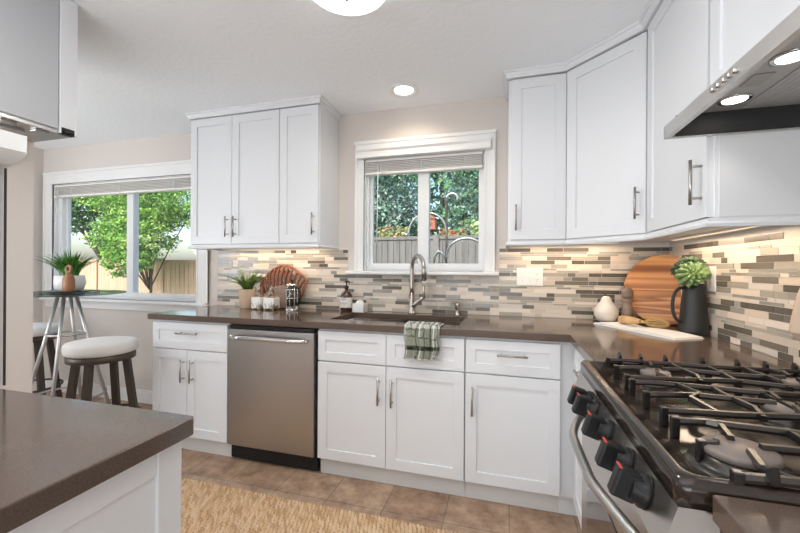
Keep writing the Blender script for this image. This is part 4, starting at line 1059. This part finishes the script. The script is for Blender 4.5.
# ------------------------------------------------------------------ OUTDOORS
GZ = -.25
b = MB(); b.box((-40, .12, GZ-.1), (25, 45, GZ)); tag(struct('ground', b, 'ground_grass'), 'dry green lawn beyond the windows', 'lawn') 
def fence(label, p0, p1, top, m_, pw=.14, cap=False):
    p0, p1 = Vector((*p0, 0)), Vector((*p1, 0)); d = p1-p0; L = d.length; ang = math.atan2(d.y, d.x); T4 = Matrix.Translation((p0.x, p0.y, 0)) @ Matrix.Rotation(ang, 4, 'Z')
    t = thing('garden_fence', label, 'fence', (p0.x, p0.y, GZ)); rnd = random.Random(3)
    n = int(L/pw); b = MB()
    for i in range(n): b.box((i*pw+.003, -.011, GZ+.02), ((i+1)*pw-.003, .011, top-.05+rnd.uniform(-.006, .006)), .002, 0, None, T4)
    build('board_panel', b, m_, t)
    b = MB()
    for z in (GZ+.25, top-.32): b.box((0, .012, z), (L, .045, z+.09), .002, 0, None, T4)
    b.box((0, -.03, top-.05), (L, .05, top), .004, 0, None, T4); build('rail', b, m_, t)
    for i in range(int(L/2.3)+1): b = MB(); b.box((i*2.3-.045, -.045, GZ), (i*2.3+.045, -.0115, top+.02), .004, 0, None, T4); build('post', b, m_, t)
fence('warm brown board fence seen through the wide nook window', (-20.5, 5.0), (-4.6, 4.4), 1.40, 'fence_wood')
fence('weathered grey board fence seen through the sink window', (-4.3, 3.2), (2.5, 3.0), 1.735, 'fence_grey', .10)

def tree(label, base, H, crowns, n, leaf, pal, seed, trunk_r=.13):
    t = thing('garden_tree', label, 'tree', (base[0], base[1], GZ), 'trees beyond the fences')
    rnd = random.Random(seed); b = MB(); x, y = base
    b.tube([(x, y, GZ), (x+.05, y, GZ+H*.35), (x-.05, y+.05, GZ+H*.8)], [trunk_r, trunk_r*.75, trunk_r*.3], 10)
    for (cx_, cy_, cz, r, rz) in crowns: b.tube([(x, y, GZ+H*.3), ((x+cx_)/2, (y+cy_)/2, (GZ+H*.3+cz)/2+.1), (cx_, cy_, cz)], [trunk_r*.45, trunk_r*.3, .01], 6)
    build('trunk', b, 'bark', t)
    m_ = MB(); tot = sum(c[3]*c[4] for c in crowns); V, F, C_ = [], [], []
    for (cx_, cy_, cz, r, rz) in crowns:
        k = int(n*r*rz/tot); ncl = max(12, k//26); cl = []
        for _ in range(ncl):
            while True:
                p = Vector((rnd.uniform(-1, 1), rnd.uniform(-1, 1), rnd.uniform(-1, 1)))
                if .25 < p.length < 1: break
            p = p*(.75+.25*rnd.random())/max(p.length, .6) if p.length > .6 else p
            cl.append((Vector((cx_+p.x*r, cy_+p.y*r, cz+p.z*rz)), rnd.choice(pal)))
        for _ in range(k):
            c, col = rnd.choice(cl); p = c+Vector((rnd.gauss(0, .13), rnd.gauss(0, .13), rnd.gauss(0, .065)))*r*1.0
            nrm_ = Vector((rnd.gauss(0, .6), rnd.gauss(-.3, .6), rnd.gauss(.6, .4))).normalized(); u = nrm_.orthogonal().normalized(); u = (Matrix.Rotation(rnd.uniform(0, 6.28), 3, nrm_)@u); v = nrm_.cross(u); s = leaf*rnd.uniform(.6, 1.3)
            o = len(V); V += [p-u*s, p+v*s*.45, p+u*s, p-v*s*.45]; F.append([o, o+1, o+2, o+3]); f = rnd.uniform(.75, 1.25); C_.append(tuple(min(1, q_*f) for q_ in col))
    m_.v = V; m_.f = F; m_.sm = [False]*len(F); m_.mi = [0]*len(F); m_.col = C_
    me_o = build('foliage', m_, 'foliage', t)
BR = [(.20, .42, .07), (.30, .52, .10), (.13, .32, .05), (.42, .60, .16)]
DKG = [(.06, .18, .06), (.10, .26, .09), (.16, .34, .13), (.045, .13, .05)]
TEAL = [(.09, .22, .16), (.16, .32, .23), (.28, .42, .33), (.07, .15, .12), (.48, .58, .50)]
YEL = [(.55, .42, .15), (.60, .50, .22), (.52, .25, .18), (.30, .38, .14), (.22, .32, .12)]
tree('bright green tree in front of the brown fence, filling the nook window right pane', (-8.7, 3.95), 3.2, [(-9.15, 4, 2.55, .75, .6), (-8.3, 4, 2.75, .85, .6), (-9.05, 3.7, 1.75, .50, .60), (-8.45, 3.7, 1.95, .60, .6), (-8.75, 3.6, 1.45, .35, .35), (-9.5, 3.8, 1.9, .5, .6), (-8.9, 3.5, 1.30, .40, .32), (-8.45, 3.5, 1.45, .35, .35), (-7.65, 4.1, 2.50, .6, .45), (-10.3, 4.0, 3.0, .8, .35), (-8.6, 3.9, 3.3, .9, .4)], 30000, .036, BR+[(.10, .24, .05)], 1, .035)
tree('darker green tree behind the left pane of the nook window', (-14.0, 6.8), 5.0, [(-14.6, 6.7, 3.5, 1.3, .6), (-15.6, 6.8, 2.9, .9, .5), (-13.0, 6.6, 3.7, 1.2, .7), (-13.4, 6.8, 2.5, .7, .35), (-16.0, 6.8, 4.0, 1.3, .6), (-12.2, 6.8, 3.0, 1.0, .8)], 18000, .06, DKG+BR[:1], 2)
tree('tall grey-green tree behind the left pane of the sink window', (-3.9, 5.6), 6.0, [(-4.0, 5.6, 2.6, 1.0, 1.0), (-3.6, 5.5, 3.3, .9, 1.0), (-4.4, 5.6, 3.7, 1.0, .8), (-3.4, 5.6, 2.1, .7, .7)], 20000, .045, TEAL, 3)
tree('light green leafy tree behind the right pane of the sink window', (-1.6, 6.2), 6.0, [(-1.6, 6.2, 3.5, .8, .8), (-1.3, 6.1, 2.7, .8, .8), (-1.9, 6.3, 2.6, .6, .7), (-.8, 6.1, 3.3, 1.0, 1.0), (-1.6, 6.4, 2.0, .8, .5)], 18000, .045, TEAL+[(.30, .50, .22), (.42, .56, .30)], 4)
tree('tall dark conifer far behind the garden trees', (-3.0, 9.5), 7.5, [(-3.4, 9.5, 3.2, 2.0, 1.6), (-.5, 9.8, 3.2, 2.0, 1.6), (-6.2, 9.6, 3.2, 1.8, 1.6), (-3.0, 9.5, 5.6, 2.0, 1.5), (.5, 9.6, 5.2, 2.0, 1.5), (-5.8, 9.8, 5.4, 1.8, 1.5)], 16000, .12, DKG, 6)
def shrub(label, c, r, n, pal, seed, leaf=.03):
    rnd = random.Random(seed); V, F, C_ = [], [], []; m_ = MB()
    for _ in range(n):
        a = rnd.uniform(0, 2*PI); e = rnd.uniform(-.3, 1); q_ = r*rnd.uniform(.5, 1.0); p = Vector((c[0]+q_*math.cos(a), c[1]+.5*q_*math.sin(a), c[2]+q_*e*.7)); col = rnd.choice(pal)
        nrm_ = Vector((rnd.gauss(0, .6), rnd.gauss(-.5, .5), rnd.gauss(.4, .4))).normalized(); u = nrm_.orthogonal().normalized(); v = nrm_.cross(u); s = leaf*rnd.uniform(.7, 1.3); o = len(V)
        V += [p-u*s, p+v*s*.5, p+u*s, p-v*s*.5]; F.append([o, o+1, o+2, o+3]); C_.append(col)
    m_.v = V; m_.f = F; m_.sm = [False]*len(F); m_.mi = [0]*len(F); m_.col = C_
    t = thing('flowering_shrub', label, 'shrub', (c[0], c[1], GZ), 'flowering shrubs behind the grey fence'); build('foliage', m_, 'foliage', t)
    b = MB()
    for k in range(5): b.tube([(c[0]+.04*k-.08, c[1], GZ), (c[0]+.12*(k-2), c[1], c[2]+.1)], [.02, .006], 6)
    build('stem', b, 'bark', t)
shrub('yellow and red flowering shrub left of the sink window mullion', (-2.92, 3.9, 1.80), .30, 420, YEL, 21)
shrub('red and yellow flowering shrub behind the garden hook in the right pane', (-1.84, 3.75, 1.78), .22, 380, YEL+[(.60, .15, .12)], 22)
shrub('pale green shrub above the grey fence at the right of the sink window', (-1.22, 3.85, 1.85), .32, 1000, [(.40, .52, .20), (.55, .60, .28), (.20, .35, .15)], 23)
# small red birdhouse on a pole
t = thing('birdhouse', 'small reddish birdhouse on a post behind the grey fence', 'birdhouse', (-2.22, 3.9, GZ))
b = MB(); b.box((-2.31, 3.70, 1.90), (-2.13, 3.86, 2.09), .004); build('house', b, 'house_red', t)
b = MB(); b.prism([(-2.335, 2.088), (-2.105, 2.088), (-2.22, 2.16)], 3.68, 3.88, ax='y'); build('roof', b, 'house_red', t)
b = MB(); b.cyl((-2.22, 3.697, 1.99), (-2.22, 3.700, 1.99), .025); build('entrance_hole', b, 'black_matte', t)
b = MB(); b.cyl((-2.22, 3.78, GZ), (-2.22, 3.78, 1.90), .025); build('post', b, 'bark', t)
# shepherd hook
t = thing('garden_hook', 'tall metal garden hook with three curved arms outside the sink window', 'garden hook', (-1.545, 1.20, GZ))
hx, hy = -1.545, 1.20
b = MB(); b.cyl((hx, hy, GZ), (hx, hy, 1.96), .011, 10); build('pole', b, 'stool_bronze', t)
b = MB(); pts = [(hx, hy, 1.92)]+[(hx+.055+.055*math.cos(PI-PI*1.15*i/12), hy, 1.95+.05*math.sin(PI-PI*1.15*i/12)) for i in range(13)]; b.tube(pts, .011, 8); build('hook', b, 'leg_metal', t)
b = MB(); pts = [(hx, hy, 1.55)]+[(hx-.20+.20*math.cos(PI*.98*i/14), hy, 1.60+.21*math.sin(PI*.98*i/14)) for i in range(15)]; pts += [(hx-.42, hy, 1.58), (hx-.45, hy, 1.61)]; b.tube(pts, .011, 8); build('hook', b, 'leg_metal', t)
b = MB(); pts = [(hx, hy, 1.33)]+[(hx+.20-.20*math.cos(PI*.9*i/14), hy, 1.36+.18*math.sin(PI*.9*i/14)) for i in range(15)]; b.tube(pts, .012, 8); build('hook', b, 'leg_metal', t)
b = MB(); pts = [(hx, hy, 1.30), (hx-.03, hy, 1.38), (hx-.08, hy, 1.41), (hx-.12, hy, 1.36), (hx-.13, hy, 1.28)]; b.tube(pts, [.010, .014, .016, .014, .008], 8); build('hook', b, 'leg_metal', t)
